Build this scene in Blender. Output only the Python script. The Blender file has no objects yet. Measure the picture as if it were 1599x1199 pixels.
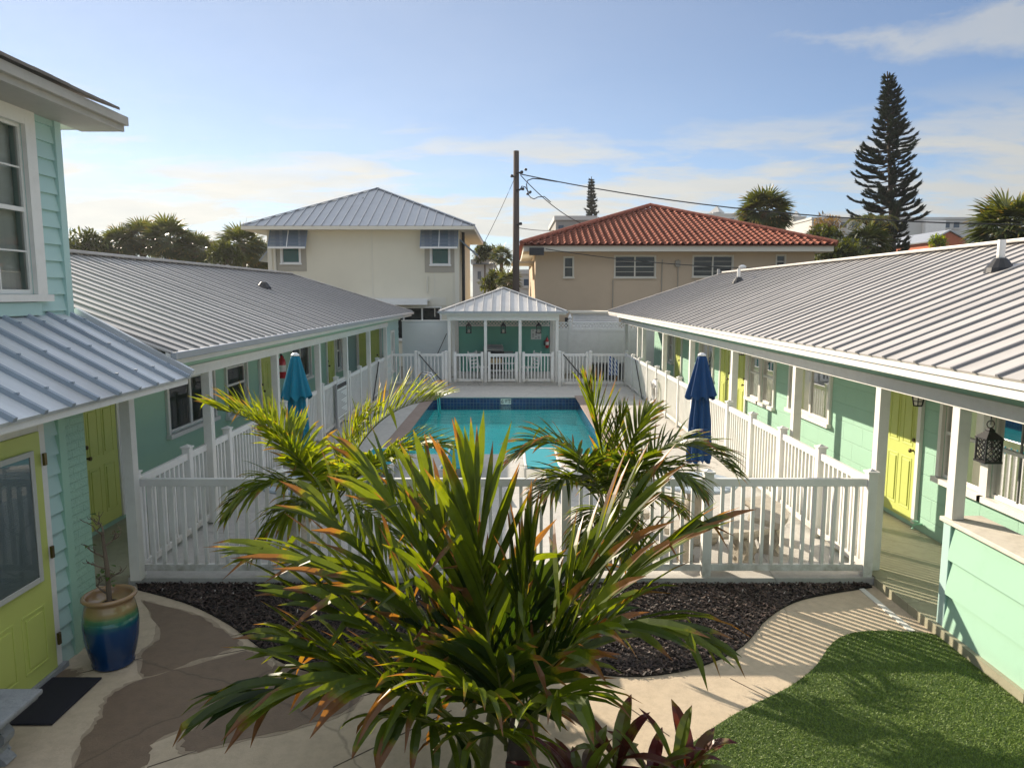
import bpy, bmesh, math, random
from mathutils import Vector, Matrix
from math import radians as R, sin, cos, pi, sqrt, atan2
random.seed(7)
S = bpy.context.scene
COL = S.collection
# ------------------------------------------------------------------ camera model (photo 1599 x 1199)
FPX, PITCH, H = 1120.0, R(7.05), 3.15
def ray(x, y):
    u = (x-799.5)/FPX; v = (599.5-y)/FPX
    return Vector((u, cos(PITCH)+sin(PITCH)*v, -sin(PITCH)+cos(PITCH)*v))
def onY(x, y, Y):
    d = ray(x, y); return Vector((0, 0, H))+d*(Y/d.y)
def onZ(x, y, z=0.0):
    d = ray(x, y); return Vector((0, 0, H))+d*((z-H)/d.z)
def onX(x, y, X):
    d = ray(x, y); return Vector((0, 0, H))+d*(X/d.x)
cam = bpy.data.cameras.new('camera'); co = bpy.data.objects.new('camera', cam); COL.objects.link(co)
cam.sensor_width = 36; cam.lens = 36*FPX/1599; cam.clip_end = 5000; cam.clip_start = 0.05
co.location = (0, 0, H); co.rotation_euler = (pi/2-PITCH, 0, 0); S.camera = co
# ------------------------------------------------------------------ materials
def newmat(name):
    m = bpy.data.materials.new(name); m.use_nodes = True
    nt = m.node_tree; return m, nt, nt.nodes['Principled BSDF']
def N(nt, t, **kw):
    n = nt.nodes.new(t)
    for k, v in kw.items():
        if k.startswith('i_'):
            key = k[2:]
            n.inputs[int(key) if key.isdigit() else key.replace('_', ' ')].default_value = v
        else: setattr(n, k, v)
    return n
def L(nt, a, b): nt.links.new(a, b)
def mixc(nt, fac, a, b, mode='MIX'):
    n = nt.nodes.new('ShaderNodeMix'); n.data_type = 'RGBA'; n.blend_type = mode
    for i, x in ((0, fac), (6, a), (7, b)):
        if hasattr(x, 'node'): L(nt, x, n.inputs[i])
        else: n.inputs[i].default_value = x if i == 0 else tuple(x)+(1,)*(4-len(x))
    return n.outputs[2]
def ramp(nt, inp, stops):
    n = nt.nodes.new('ShaderNodeValToRGB'); e = n.color_ramp.elements
    while len(e) < len(stops): e.new(0.5)
    for i, (p, c) in enumerate(stops):
        e[i].position = p; e[i].color = (c, c, c, 1) if not hasattr(c, '__len__') else tuple(c)+(1,)*(4-len(c))
    L(nt, inp, n.inputs[0]); return n.outputs[0]
def noise(nt, scale, detail=4, rough=.55, vec=None, sc=None, dist=0):
    n = N(nt, 'ShaderNodeTexNoise'); n.inputs['Scale'].default_value = scale; n.inputs['Detail'].default_value = detail
    n.inputs['Roughness'].default_value = rough; n.inputs['Distortion'].default_value = dist
    if vec is None:
        vec = N(nt, 'ShaderNodeTexCoord').outputs['Object']
    if sc:
        mp = N(nt, 'ShaderNodeMapping'); mp.inputs['Scale'].default_value = sc; L(nt, vec, mp.inputs[0]); vec = mp.outputs[0]
    L(nt, vec, n.inputs['Vector']); return n.outputs[0]
def bump(nt, p, h, strength=.3, dist=.01):
    b = N(nt, 'ShaderNodeBump'); b.inputs['Strength'].default_value = strength; b.inputs['Distance'].default_value = dist
    L(nt, h, b.inputs['Height']); L(nt, b.outputs[0], p.inputs['Normal']); return b
def M(name, col, rough=.5, var=.12, scale=1.5, metal=0, bs=0, bscale=60, sc=None, spec=.5, dirt=0, dirtcol=(.12, .11, .09)):
    """plain surface whose colour wanders with two octaves of noise, with optional grime and fine relief"""
    m, nt, p = newmat(name)
    n1 = noise(nt, scale, 5, .6, sc=sc)
    lo = tuple(c*(1-var) for c in col); hi = tuple(min(1, c*(1+var)) for c in col)
    c = mixc(nt, n1, lo, hi)
    if dirt:
        d = ramp(nt, noise(nt, scale*2.3, 8, .7, sc=sc), [(.48, 0), (.75, dirt)])
        c = mixc(nt, d, c, dirtcol)
    L(nt, c, p.inputs['Base Color'])
    p.inputs['Roughness'].default_value = rough; p.inputs['Metallic'].default_value = metal
    p.inputs['Specular IOR Level'].default_value = spec
    if bs: bump(nt, p, noise(nt, bscale, 3, .6), bs, .01)
    return m
MT = {}
MT['white'] = M('white_vinyl', (.79, .78, .75), .42, .05, 1.2, dirt=.3, dirtcol=(.45, .44, .38))
def grime():
    m = MT['white']; nt = m.node_tree; p = nt.nodes['Principled BSDF']; src = p.inputs['Base Color'].links[0].from_socket
    sp = N(nt, 'ShaderNodeSeparateXYZ'); L(nt, N(nt, 'ShaderNodeTexCoord').outputs['Object'], sp.inputs[0])
    f = N(nt, 'ShaderNodeMath', operation='MULTIPLY'); L(nt, ramp(nt, sp.outputs[2], [(.06, .9), (.3, 0)]), f.inputs[0]); L(nt, ramp(nt, noise(nt, 7, 6, .7), [(.35, 0), (.7, 1)]), f.inputs[1])
    L(nt, mixc(nt, f.outputs[0], src, (.34, .31, .24)), p.inputs['Base Color'])
grime()
MT['trim'] = M('white_painted_trim', (.76, .74, .69), .5, .06, 3, dirt=.2, dirtcol=(.4, .37, .3), bs=.1, bscale=40)
MT['mint_trim'] = M('mint_painted_trim', (.34, .6, .46), .5, .06, 2)
MT['lime'] = M('lime_door_paint', (.52, .57, .15), .42, .05, 2)
MT['black'] = M('black_metal', (.012, .012, .014), .4, .2, 8)
MT['brass'] = M('dark_brass', (.12, .09, .04), .35, .2, 10, metal=.8)
MT['steel'] = M('brushed_steel', (.6, .6, .6), .25, .08, 8, metal=1)
MT['grey'] = M('grey_plastic', (.3, .3, .3), .5, .1, 4)
MT['taupe'] = M('taupe_band', (.36, .33, .27), .7, .05, 2)
MT['teal_fabric'] = M('teal_canvas', (.0, .17, .27), .8, .15, 6, bs=.2, bscale=200)
MT['shaded_teal_fabric'] = M('shaded_teal_canvas', (.004, .05, .16), .8, .15, 6, bs=.2, bscale=200)  # same teal canvas, painted darker and bluer for its shaded side
MT['teal_sling'] = M('teal_sling', (.0, .25, .30), .7, .1, 8, bs=.2, bscale=200)
MT['rubber'] = M('black_mat', (.012, .012, .022), .9, .3, 80, bs=.6, bscale=300)
MT['red'] = M('red_enamel', (.5, .02, .03), .3, .1, 5)
MT['bark'] = M('grey_bark', (.16, .12, .085), .9, .35, 9, bs=.8, bscale=30, sc=(1, 1, .3))
MT['darkbark'] = M('dark_bark', (.06, .045, .03), .9, .4, 12, bs=.8, bscale=30)
MT['pole'] = M('weathered_pole_wood', (.075, .055, .045), .9, .3, 5, bs=.5, bscale=40, sc=(6, 6, .4))
MT['wire'] = M('black_cable', (.02, .02, .022), .6, .1, 5)
MT['dark'] = M('dark_interior', (.012, .016, .022), .6, .3, 3)
MT['candle'] = M('cream_candle', (.8, .74, .6), .5, .04, 4)
MT['teal_blind'] = M('teal_blind', (.03, .22, .2), .6, .1, 4)
MT['curtain'] = M('cream_curtain', (.82, .78, .70), .8, .12, 3, sc=(1, 14, .5), bs=.3, bscale=20)
MT['blind'] = M('white_blind_slat', (.5, .5, .45), .5, .06, 5)
MT['shutter'] = M('blue_grey_shutter', (.2, .25, .31), .6, .06, 2)
MT['stone'] = M('cast_stone', (.42, .38, .31), .85, .2, 7, bs=.6, bscale=60, dirt=.5, dirtcol=(.16, .14, .1))
MT['greystone'] = M('grey_cast_stone', (.3, .31, .32), .85, .2, 7, bs=.6, bscale=60, dirt=.5, dirtcol=(.1, .1, .1))
MT['mosaic'] = M('blue_grey_mosaic_top', (.36, .43, .5), .35, .3, 14, dirt=.5, dirtcol=(.6, .6, .56))
MT['cream_stucco'] = M('cream_stucco', (.68, .63, .5), .9, .05, .6, bs=.25, bscale=60, dirt=.12, dirtcol=(.5, .45, .34))
MT['cream_trim'] = M('cream_trim', (.66, .62, .52), .7, .05, 1)
MT['peach_stucco'] = M('peach_stucco', (.55, .43, .30), .92, .09, .5, bs=.35, bscale=40, dirt=.2, dirtcol=(.36, .28, .2))
MT['galv'] = M('galvalume_blue', (.38, .40, .43), .42, .1, 1.2, metal=.35, dirt=.15, dirtcol=(.2, .2, .2))
MT['far_wall'] = M('far_stucco', (.52, .52, .5), .9, .06, .1)
MT['far_wall_grey'] = M('far_grey_stucco', (.3, .29, .27), .9, .08, .2)
MT['far_glass'] = M('far_window', (.05, .08, .12), .2, .3, .4)
MT['orange_wall'] = M('terracotta_wall', (.42, .13, .07), .85, .1, .4)
MT['hedge'] = M('mulch_soil', (.012, .009, .008), .95, .4, 20)

def metal_roof(name, col, metal, rough, axis):
    """ribbed sheet: streaks run down the slope (axis 0 = x, 1 = y)"""
    m, nt, p = newmat(name)
    sc = (.25, 5, 1) if axis == 0 else (5, .25, 1)
    st = noise(nt, 1.4, 6, .7, sc=sc); pat = noise(nt, .6, 5, .6)
    c = mixc(nt, st, tuple(x*.66 for x in col), tuple(min(1, x*1.22) for x in col))
    c = mixc(nt, ramp(nt, pat, [(.42, 0), (.72, .5)]), c, (.34, .32, .29))
    c = mixc(nt, ramp(nt, noise(nt, 22, 4, .7), [(.62, 0), (.75, .25)]), c, (.26, .24, .22))
    L(nt, c, p.inputs['Base Color']); p.inputs['Metallic'].default_value = metal
    rr = ramp(nt, st, [(.2, rough-.08), (.8, rough+.12)]); L(nt, rr, p.inputs['Roughness'])
    bump(nt, p, noise(nt, 3.5, 3, .5, sc=(1, 1, 1)), .12, .02)
    return m
MT['roof'] = metal_roof('pale_metal_roof', (.55, .52, .49), .12, .42, 0)
MT['rib'] = M('shade_toned_seam', (.21, .205, .205), .5, .25, 3)  # ribs coloured darker to stand for their shaded sides
MT['rib_blue'] = M('shade_toned_blue_seam', (.30, .35, .41), .45, .2, 3)  # porch ribs likewise, shade put into the colour
MT['roof_pav'] = metal_roof('pavilion_metal_roof', (.60, .59, .57), .15, .45, 1)
MT['roof_blue'] = metal_roof('porch_metal_roof', (.70, .73, .75), .18, .36, 0)

def mint(name, col, mode):
    """painted wall; mode 'block' adds faint block joints as relief"""
    m, nt, p = newmat(name)
    c = mixc(nt, noise(nt, 1.1, 6, .6), tuple(x*.93 for x in col), tuple(x*1.06 for x in col))
    d = ramp(nt, noise(nt, 5, 8, .75), [(.56, 0), (.85, .35)]); c = mixc(nt, d, c, tuple(x*.72 for x in col))
    tc = N(nt, 'ShaderNodeTexCoord'); sp = N(nt, 'ShaderNodeSeparateXYZ'); L(nt, tc.outputs['Object'], sp.inputs[0])
    hz = ramp(nt, sp.outputs[2], [(.0, .5), (.22, 0)])
    hn = N(nt, 'ShaderNodeMath', operation='MULTIPLY'); L(nt, hz, hn.inputs[0]); L(nt, noise(nt, 8, 5, .7), hn.inputs[1])
    c = mixc(nt, hn.outputs[0], c, (.3, .28, .22)); L(nt, c, p.inputs['Base Color'])
    p.inputs['Roughness'].default_value = .5
    fine = noise(nt, 45, 4, .6)
    if mode == 'block':
        cb = N(nt, 'ShaderNodeCombineXYZ'); ad = N(nt, 'ShaderNodeMath', operation='ADD')
        L(nt, sp.outputs[0], ad.inputs[0]); L(nt, sp.outputs[1], ad.inputs[1])
        L(nt, ad.outputs[0], cb.inputs[0]); L(nt, sp.outputs[2], cb.inputs[1])
        b = N(nt, 'ShaderNodeTexBrick'); L(nt, cb.outputs[0], b.inputs['Vector'])
        b.inputs['Scale'].default_value = 1; b.inputs['Brick Width'].default_value = .62; b.inputs['Row Height'].default_value = .285
        b.inputs['Mortar Size'].default_value = .008; b.inputs['Mortar Smooth'].default_value = .4
        mx = N(nt, 'ShaderNodeMath', operation='MULTIPLY_ADD'); L(nt, b.outputs['Fac'], mx.inputs[0]); mx.inputs[1].default_value = -5; L(nt, fine, mx.inputs[2])
        bump(nt, p, mx.outputs[0], .6, .008)
    elif mode == 'brick':
        cb = N(nt, 'ShaderNodeCombineXYZ'); ad = N(nt, 'ShaderNodeMath', operation='ADD')
        L(nt, sp.outputs[0], ad.inputs[0]); L(nt, sp.outputs[1], ad.inputs[1])
        L(nt, ad.outputs[0], cb.inputs[0]); L(nt, sp.outputs[2], cb.inputs[1])
        b = N(nt, 'ShaderNodeTexBrick'); L(nt, cb.outputs[0], b.inputs['Vector'])
        b.inputs['Scale'].default_value = 1; b.inputs['Brick Width'].default_value = .2; b.inputs['Row Height'].default_value = .072
        b.inputs['Mortar Size'].default_value = .009; b.inputs['Mortar Smooth'].default_value = .25
        mx = N(nt, 'ShaderNodeMath', operation='MULTIPLY_ADD'); L(nt, b.outputs['Fac'], mx.inputs[0]); mx.inputs[1].default_value = -3; L(nt, fine, mx.inputs[2])
        bump(nt, p, mx.outputs[0], .9, .012)
    else: bump(nt, p, fine, .15, .004)
    return m
MINT = (.33, .545, .415)
MT['mint'] = mint('mint_wall', MINT, 'plain'); MT['mint_block'] = mint('mint_block_wall', MINT, 'block')
MT['mint_brick'] = mint('mint_brick_wall', MINT, 'brick'); MT['mint_blue'] = mint('pale_aqua_siding', (.42, .60, .56), 'plain')
MT['mint_deep'] = mint('deep_mint_wall', (.15, .45, .35), 'plain')
def glassmat(name, tint, spec=1.0):
    m = bpy.data.materials.new(name); m.use_nodes = True; nt = m.node_tree; nt.nodes.clear()
    o = N(nt, 'ShaderNodeOutputMaterial'); mx = N(nt, 'ShaderNodeMixShader'); t = N(nt, 'ShaderNodeBsdfTransparent'); g = N(nt, 'ShaderNodeBsdfGlossy')
    t.inputs[0].default_value = tuple(tint)+(1,); g.inputs['Roughness'].default_value = .02
    f = N(nt, 'ShaderNodeFresnel'); f.inputs[0].default_value = 1.5
    ml = N(nt, 'ShaderNodeMath', operation='MULTIPLY'); ml.inputs[1].default_value = spec*1.1; ml.use_clamp = True
    L(nt, f.outputs[0], ml.inputs[0]); L(nt, ml.outputs[0], mx.inputs[0]); L(nt, t.outputs[0], mx.inputs[1]); L(nt, g.outputs[0], mx.inputs[2]); L(nt, mx.outputs[0], o.inputs[0])
    return m
MT['glass'] = glassmat('window_glass', (.75, .8, .8))
def water():
    m = bpy.data.materials.new('pool_water'); m.use_nodes = True; nt = m.node_tree; nt.nodes.clear()
    o = N(nt, 'ShaderNodeOutputMaterial'); mx = N(nt, 'ShaderNodeMixShader'); t = N(nt, 'ShaderNodeBsdfTransparent'); g = N(nt, 'ShaderNodeBsdfGlossy')
    t.inputs[0].default_value = (.70, 1, 1, 1); g.inputs['Roughness'].default_value = .03
    b = N(nt, 'ShaderNodeBump'); b.inputs['Strength'].default_value = .55; b.inputs['Distance'].default_value = .03
    L(nt, noise(nt, 3.2, 4, .55, sc=(.8, 1.6, 1), dist=.4), b.inputs['Height'])
    f = N(nt, 'ShaderNodeFresnel'); f.inputs[0].default_value = 1.33
    for x in (f, g): L(nt, b.outputs[0], x.inputs['Normal'])
    L(nt, f.outputs[0], mx.inputs[0]); L(nt, t.outputs[0], mx.inputs[1]); L(nt, g.outputs[0], mx.inputs[2]); L(nt, mx.outputs[0], o.inputs[0])
    return m
MT['water'] = water()
MT['plaster'] = M('aqua_pool_plaster', (.07, .92, .88), .7, .12, .8)
MT['plaster_step'] = M('pale_aqua_step', (.25, .85, .86), .7, .1, .8)
def tilemat():
    m, nt, p = newmat('waterline_tile')
    tc = N(nt, 'ShaderNodeTexCoord'); sp = N(nt, 'ShaderNodeSeparateXYZ'); L(nt, tc.outputs['Object'], sp.inputs[0])
    ad = N(nt, 'ShaderNodeMath', operation='ADD'); L(nt, sp.outputs[0], ad.inputs[0]); L(nt, sp.outputs[1], ad.inputs[1])
    cb = N(nt, 'ShaderNodeCombineXYZ'); L(nt, ad.outputs[0], cb.inputs[0]); L(nt, sp.outputs[2], cb.inputs[1])
    b = N(nt, 'ShaderNodeTexBrick'); L(nt, cb.outputs[0], b.inputs['Vector']); b.offset = 0
    for k, v in (('Scale', 1), ('Brick Width', .1), ('Row Height', .1), ('Mortar Size', .008)): b.inputs[k].default_value = v
    b.inputs['Color1'].default_value = (.004, .02, .10, 1); b.inputs['Color2'].default_value = (.008, .045, .17, 1); b.inputs['Mortar'].default_value = (.10, .14, .2, 1)
    L(nt, b.outputs[0], p.inputs['Base Color']); p.inputs['Roughness'].default_value = .15
    return m
MT['tile'] = tilemat()
def concrete(name, col, stain, rough=.8):
    m, nt, p = newmat(name)
    c = mixc(nt, noise(nt, 1.1, 8, .7), tuple(x*.68 for x in col), tuple(x*1.22 for x in col))
    c = mixc(nt, ramp(nt, noise(nt, 2.2, 8, .7), [(.46, 0), (.72, .6)]), c, stain)
    c = mixc(nt, ramp(nt, noise(nt, 9, 7, .72), [(.42, 0), (.66, .5)]), c, tuple(x*.62 for x in col))
    vo = N(nt, 'ShaderNodeTexVoronoi', feature='DISTANCE_TO_EDGE'); vo.inputs['Scale'].default_value = .33
    wv_ = N(nt, 'ShaderNodeTexCoord').outputs['Object']; nz_ = N(nt, 'ShaderNodeTexNoise'); nz_.inputs['Scale'].default_value = 2.5; nz_.inputs['Detail'].default_value = 6; L(nt, wv_, nz_.inputs['Vector'])
    L(nt, mixc(nt, .18, wv_, nz_.outputs['Color']), vo.inputs['Vector']); c = mixc(nt, ramp(nt, vo.outputs['Distance'], [(.0, .55), (.0022, 0)]), c, tuple(x*.3 for x in col))
    c = mixc(nt, ramp(nt, noise(nt, 60, 4, .8), [(.6, 0), (.7, .35)]), c, tuple(x*.5 for x in col))
    L(nt, c, p.inputs['Base Color']); p.inputs['Roughness'].default_value = rough
    bump(nt, p, noise(nt, 70, 6, .75), .5, .008); return m
MT['concrete'] = concrete('walk_concrete', (.58, .475, .345), (.42, .335, .235))
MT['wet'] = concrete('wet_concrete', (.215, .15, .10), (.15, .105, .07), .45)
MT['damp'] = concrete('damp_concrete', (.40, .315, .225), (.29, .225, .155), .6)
MT['deck'] = concrete('deck_concrete', (.54, .52, .48), (.42, .40, .36))
MT['porch_floor'] = concrete('porch_floor_paint', (.38, .36, .25), (.3, .28, .18), .55)
MT['coping'] = concrete('brown_coping', (.33, .25, .21), (.22, .16, .13))
MT['soil'] = concrete('sandy_ground', (.2, .17, .12), (.1, .1, .06))
MT['drain'] = M('white_drain', (.7, .69, .65), .5, .05, 4)
MT['joint'] = M('control_joint', (.09, .07, .05), .9, .1, 5)
def leafmat(name, young, old, tipc, trans=.45, rough=.38, spec=.45):
    """colour follows the leaf: attribute lf = (t along leaf, random, where the dry tip begins)"""
    m = bpy.data.materials.new(name); m.use_nodes = True; nt = m.node_tree; p = nt.nodes['Principled BSDF']; o = nt.nodes['Material Output']
    a = N(nt, 'ShaderNodeAttribute', attribute_name='lf'); sp = N(nt, 'ShaderNodeSeparateColor'); L(nt, a.outputs['Color'], sp.inputs[0])
    c = mixc(nt, sp.outputs[1], old, young)
    c = mixc(nt, ramp(nt, noise(nt, 9, 4, .6), [(.45, 0), (.75, .45)]), c, tuple(x*.6 for x in old))
    sb = N(nt, 'ShaderNodeMath', operation='SUBTRACT'); L(nt, sp.outputs[0], sb.inputs[0]); L(nt, sp.outputs[2], sb.inputs[1])
    sn = N(nt, 'ShaderNodeMath', operation='MULTIPLY_ADD'); L(nt, noise(nt, 30, 4, .7), sn.inputs[0]); sn.inputs[1].default_value = .25; L(nt, sb.outputs[0], sn.inputs[2])
    k = ramp(nt, sn.outputs[0], [(.12, 0), (.2, 1)])
    yel = ramp(nt, sn.outputs[0], [(.06, 0), (.14, .5)])
    c = mixc(nt, yel, c, (young[0]*2.2, young[1]*1.5, young[2]))
    c = mixc(nt, k, c, mixc(nt, noise(nt, 14, 3, .6), tipc, tuple(min(1, x*2.2) for x in tipc)))
    L(nt, c, p.inputs['Base Color']); p.inputs['Roughness'].default_value = rough; p.inputs['Specular IOR Level'].default_value = spec
    t = N(nt, 'ShaderNodeBsdfTranslucent'); tcol = mixc(nt, 1.0, c, (2.5, 2.2, .5), 'MULTIPLY'); L(nt, tcol, t.inputs[0])
    mx = N(nt, 'ShaderNodeMixShader'); mx.inputs[0].default_value = trans
    L(nt, p.outputs[0], mx.inputs[1]); L(nt, t.outputs[0], mx.inputs[2]); L(nt, mx.outputs[0], o.inputs[0])
    return m
MT['palm'] = leafmat('palm_leaf', (.12, .165, .012), (.014, .034, .006), (.11, .052, .024), .46)
MT['palm_yel'] = leafmat('sunny_palm_leaf', (.21, .26, .015), (.06, .11, .01), (.14, .085, .03), .5)
MT['sabal'] = leafmat('fan_palm_leaf', (.12, .14, .045), (.05, .07, .028), (.15, .1, .04), .25)
MT['ti'] = leafmat('ti_leaf', (.10, .14, .02), (.09, .012, .018), (.05, .008, .012), .35, .3)
MT['twig_leaf'] = leafmat('small_leaf', (.08, .16, .03), (.05, .1, .02), (.1, .06, .02), .3)
MT['pine'] = leafmat('pine_needles', (.022, .042, .028), (.010, .020, .014), (.02, .03, .02), .1, .6, .2)
MT['bush'] = leafmat('bush_leaf', (.11, .13, .03), (.035, .05, .018), (.12, .08, .03), .25, .5)
MT['rose_tree'] = leafmat('pinkish_leaf', (.26, .17, .12), (.12, .09, .05), (.2, .1, .06), .3, .6)
MT['stem'] = M('palm_stem', (.11, .12, .03), .5, .35, 6, bs=.3, bscale=30, sc=(1, 1, 6))
MT['rachis'] = M('palm_rachis', (.13, .14, .03), .4, .25, 6)
# ------------------------------------------------------------------ mesh helper
def wloc(o):
    v = Vector((0, 0, 0))
    while o is not None: v += o.location; o = o.parent
    return v
class MB:
    def __init__(s): s.v = []; s.f = []; s.c = None
    def add(s, vs, fs):
        n = len(s.v); s.v += [tuple(v) for v in vs]; s.f += [tuple(i+n for i in f) for f in fs]; return s
    def hexa(s, p): return s.add(p, [(0, 3, 2, 1), (4, 5, 6, 7), (0, 1, 5, 4), (1, 2, 6, 5), (2, 3, 7, 6), (3, 0, 4, 7)])
    def box(s, x0, x1, y0, y1, z0, z1):
        x0, x1 = sorted((x0, x1)); y0, y1 = sorted((y0, y1)); z0, z1 = sorted((z0, z1))
        return s.hexa([(x0, y0, z0), (x1, y0, z0), (x1, y1, z0), (x0, y1, z0), (x0, y0, z1), (x1, y0, z1), (x1, y1, z1), (x0, y1, z1)])
    def fbox(s, F, u0, u1, n0, n1, z0, z1):
        O, U, Nn = F; u0, u1 = sorted((u0, u1)); n0, n1 = sorted((n0, n1))
        return s.hexa([O+U*a+Nn*b+Vector((0, 0, z)) for z in (z0, z1) for a, b in ((u0, n0), (u1, n0), (u1, n1), (u0, n1))])
    def bar(s, p, q, w, h=None, up=(0, 0, 1)):
        p, q = Vector(p), Vector(q); h = h or w; d = (q-p).normalized(); up = Vector(up)
        sd = d.cross(up)
        if sd.length < 1e-4: sd = d.cross(Vector((1, 0, 0)))
        sd.normalize(); up = sd.cross(d)
        return s.hexa([e+sd*a*w/2+up*b*h/2 for e in (p, q) for a, b in ((-1, -1), (1, -1), (1, 1), (-1, 1))])
    def tube(s, pts, r, n=8, cap=True):
        pts = [Vector(p) for p in pts]; m = len(pts); r = r if hasattr(r, '__len__') else [r]*m; rings = []
        ref = Vector((0.13, 0.2, 1)).normalized()
        for i, p in enumerate(pts):
            d = (pts[min(i+1, m-1)]-pts[max(i-1, 0)]).normalized()
            a = d.cross(ref if abs(d.dot(ref)) < .95 else Vector((1, 0, 0))).normalized(); b = d.cross(a)
            rings += [p+(a*cos(2*pi*k/n)+b*sin(2*pi*k/n))*r[i] for k in range(n)]
        fs = [(i*n+k, i*n+(k+1) % n, (i+1)*n+(k+1) % n, (i+1)*n+k) for i in range(m-1) for k in range(n)]
        if cap: fs += [tuple(range(n))[::-1], tuple(range((m-1)*n, m*n))]
        return s.add(rings, fs)
    def lathe(s, prof, c=(0, 0, 0), n=24, axis='z'):
        vs = []; c = Vector(c)
        for r, z in prof:
            for k in range(n):
                a = 2*pi*k/n; p = Vector((r*cos(a), r*sin(a), z))
                if axis == 'x': p = Vector((z, r*cos(a), r*sin(a)))
                if axis == 'y': p = Vector((r*cos(a), z, r*sin(a)))
                vs.append(c+p)
        m = len(prof)
        fs = [(i*n+k, i*n+(k+1) % n, (i+1)*n+(k+1) % n, (i+1)*n+k) for i in range(m-1) for k in range(n)]
        fs += [tuple(range(n))[::-1], tuple(range((m-1)*n, m*n))]
        return s.add(vs, fs)
    def prism(s, poly, z0, z1):
        n = len(poly)
        return s.add([(x, y, z) for z in (z0, z1) for x, y in poly], [tuple(range(n))[::-1], tuple(range(n, 2*n))]+[(i, (i+1) % n, n+(i+1) % n, n+i) for i in range(n)])
    def build(s, name, mat, parent=None, bevel=0, smooth=False):
        off = wloc(parent) if parent is not None else Vector((0, 0, 0))
        me = bpy.data.meshes.new(name); me.from_pydata([(x-off.x, y-off.y, z-off.z) for x, y, z in s.v], [], s.f)
        if s.c is not None:
            a = me.color_attributes.new('lf', 'FLOAT_COLOR', 'POINT')
            a.data.foreach_set('color', [x for c in s.c for x in (c[0], c[1], c[2], 1.0)])
        me.materials.append(MT[mat] if isinstance(mat, str) else mat)
        if smooth: me.polygons.foreach_set('use_smooth', [True]*len(me.polygons))
        o = bpy.data.objects.new(name, me); COL.objects.link(o); o.parent = parent
        if bevel:
            b = o.modifiers.new('bevel', 'BEVEL'); b.width = bevel; b.segments = 2; b.limit_method = 'ANGLE'; b.angle_limit = R(40)
        return o
def tag(o, label=None, cat=None, group=None, kind=None):
    for k, v in (('label', label), ('category', cat), ('group', group), ('kind', kind)):
        if v: o[k] = v
    return o
def thing(name, label, cat, loc=(0, 0, 0), group=None):
    o = bpy.data.objects.new(name, None); COL.objects.link(o); o.location = loc; o.empty_display_size = .2
    return tag(o, label, cat, group)
def copy_tree(o, parent=None):
    c = o.copy(); COL.objects.link(c); c.parent = parent
    for ch in list(o.children): copy_tree(ch, c)
    return c
def textobj(name, body, size, loc, rot, mat, parent, align='CENTER'):
    cu = bpy.data.curves.new(name, 'FONT'); cu.body = body; cu.size = size; cu.align_x = align; cu.align_y = 'CENTER'; cu.extrude = .001
    cu.materials.append(MT[mat]); o = bpy.data.objects.new(name, cu); COL.objects.link(o); o.parent = parent
    o.location = Vector(loc)-(wloc(parent) if parent else Vector()); o.rotation_euler = rot; return o
V3 = Vector
# ------------------------------------------------------------------ walls with openings, windows, doors
def wall_mesh(mb, F, u0, u1, z0, z1, holes, lap=0, amp=.02, depth=.12):
    """front skin of a wall in frame F with rectangular holes and their reveals; lap > 0 makes overlapping boards"""
    O, U, Nn = F
    us = sorted({u0, u1, *[h[0] for h in holes], *[h[1] for h in holes]}); us = [u for u in us if u0-1e-6 <= u <= u1+1e-6]
    zs = {z0, z1, *[h[2] for h in holes], *[h[3] for h in holes]}
    if lap:
        z = z0
        while z < z1-1e-6: zs.add(round(z, 4)); z += lap
    zs = sorted(z for z in zs if z0-1e-6 <= z <= z1+1e-6)
    def P(u, n, z): return O+U*u+Nn*n+V3((0, 0, z))
    for a, b in zip(us, us[1:]):
        for c, d in zip(zs, zs[1:]):
            if d-c < 1e-4 or b-a < 1e-4: continue
            um, zm = (a+b)/2, (c+d)/2
            if any(h[0] < um < h[1] and h[2] < zm < h[3] for h in holes): continue
            if lap:
                k0 = ((c-z0) % lap)/lap; k0 = 0 if k0 > .999 else k0; k1 = k0+(d-c)/lap
                n0, n1 = amp*(1-k0), amp*(1-k1)
                mb.add([P(a, n0, c), P(b, n0, c), P(b, n1, d), P(a, n1, d)], [(0, 1, 2, 3)])
                if k0 < 1e-3: mb.add([P(a, -.002, c), P(b, -.002, c), P(b, n0, c), P(a, n0, c)], [(0, 1, 2, 3)])
            else: mb.add([P(a, 0, c), P(b, 0, c), P(b, 0, d), P(a, 0, d)], [(0, 1, 2, 3)])
    for h in holes:
        a, b, c, d = h[:4]
        for q in ([(a, c), (b, c)], [(b, c), (b, d)], [(b, d), (a, d)], [(a, d), (a, c)]):
            (p, r), (q2, t) = q
            mb.add([P(p, amp, r), P(q2, amp, t), P(q2, -depth, t), P(p, -depth, r)], [(0, 1, 2, 3)])
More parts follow.
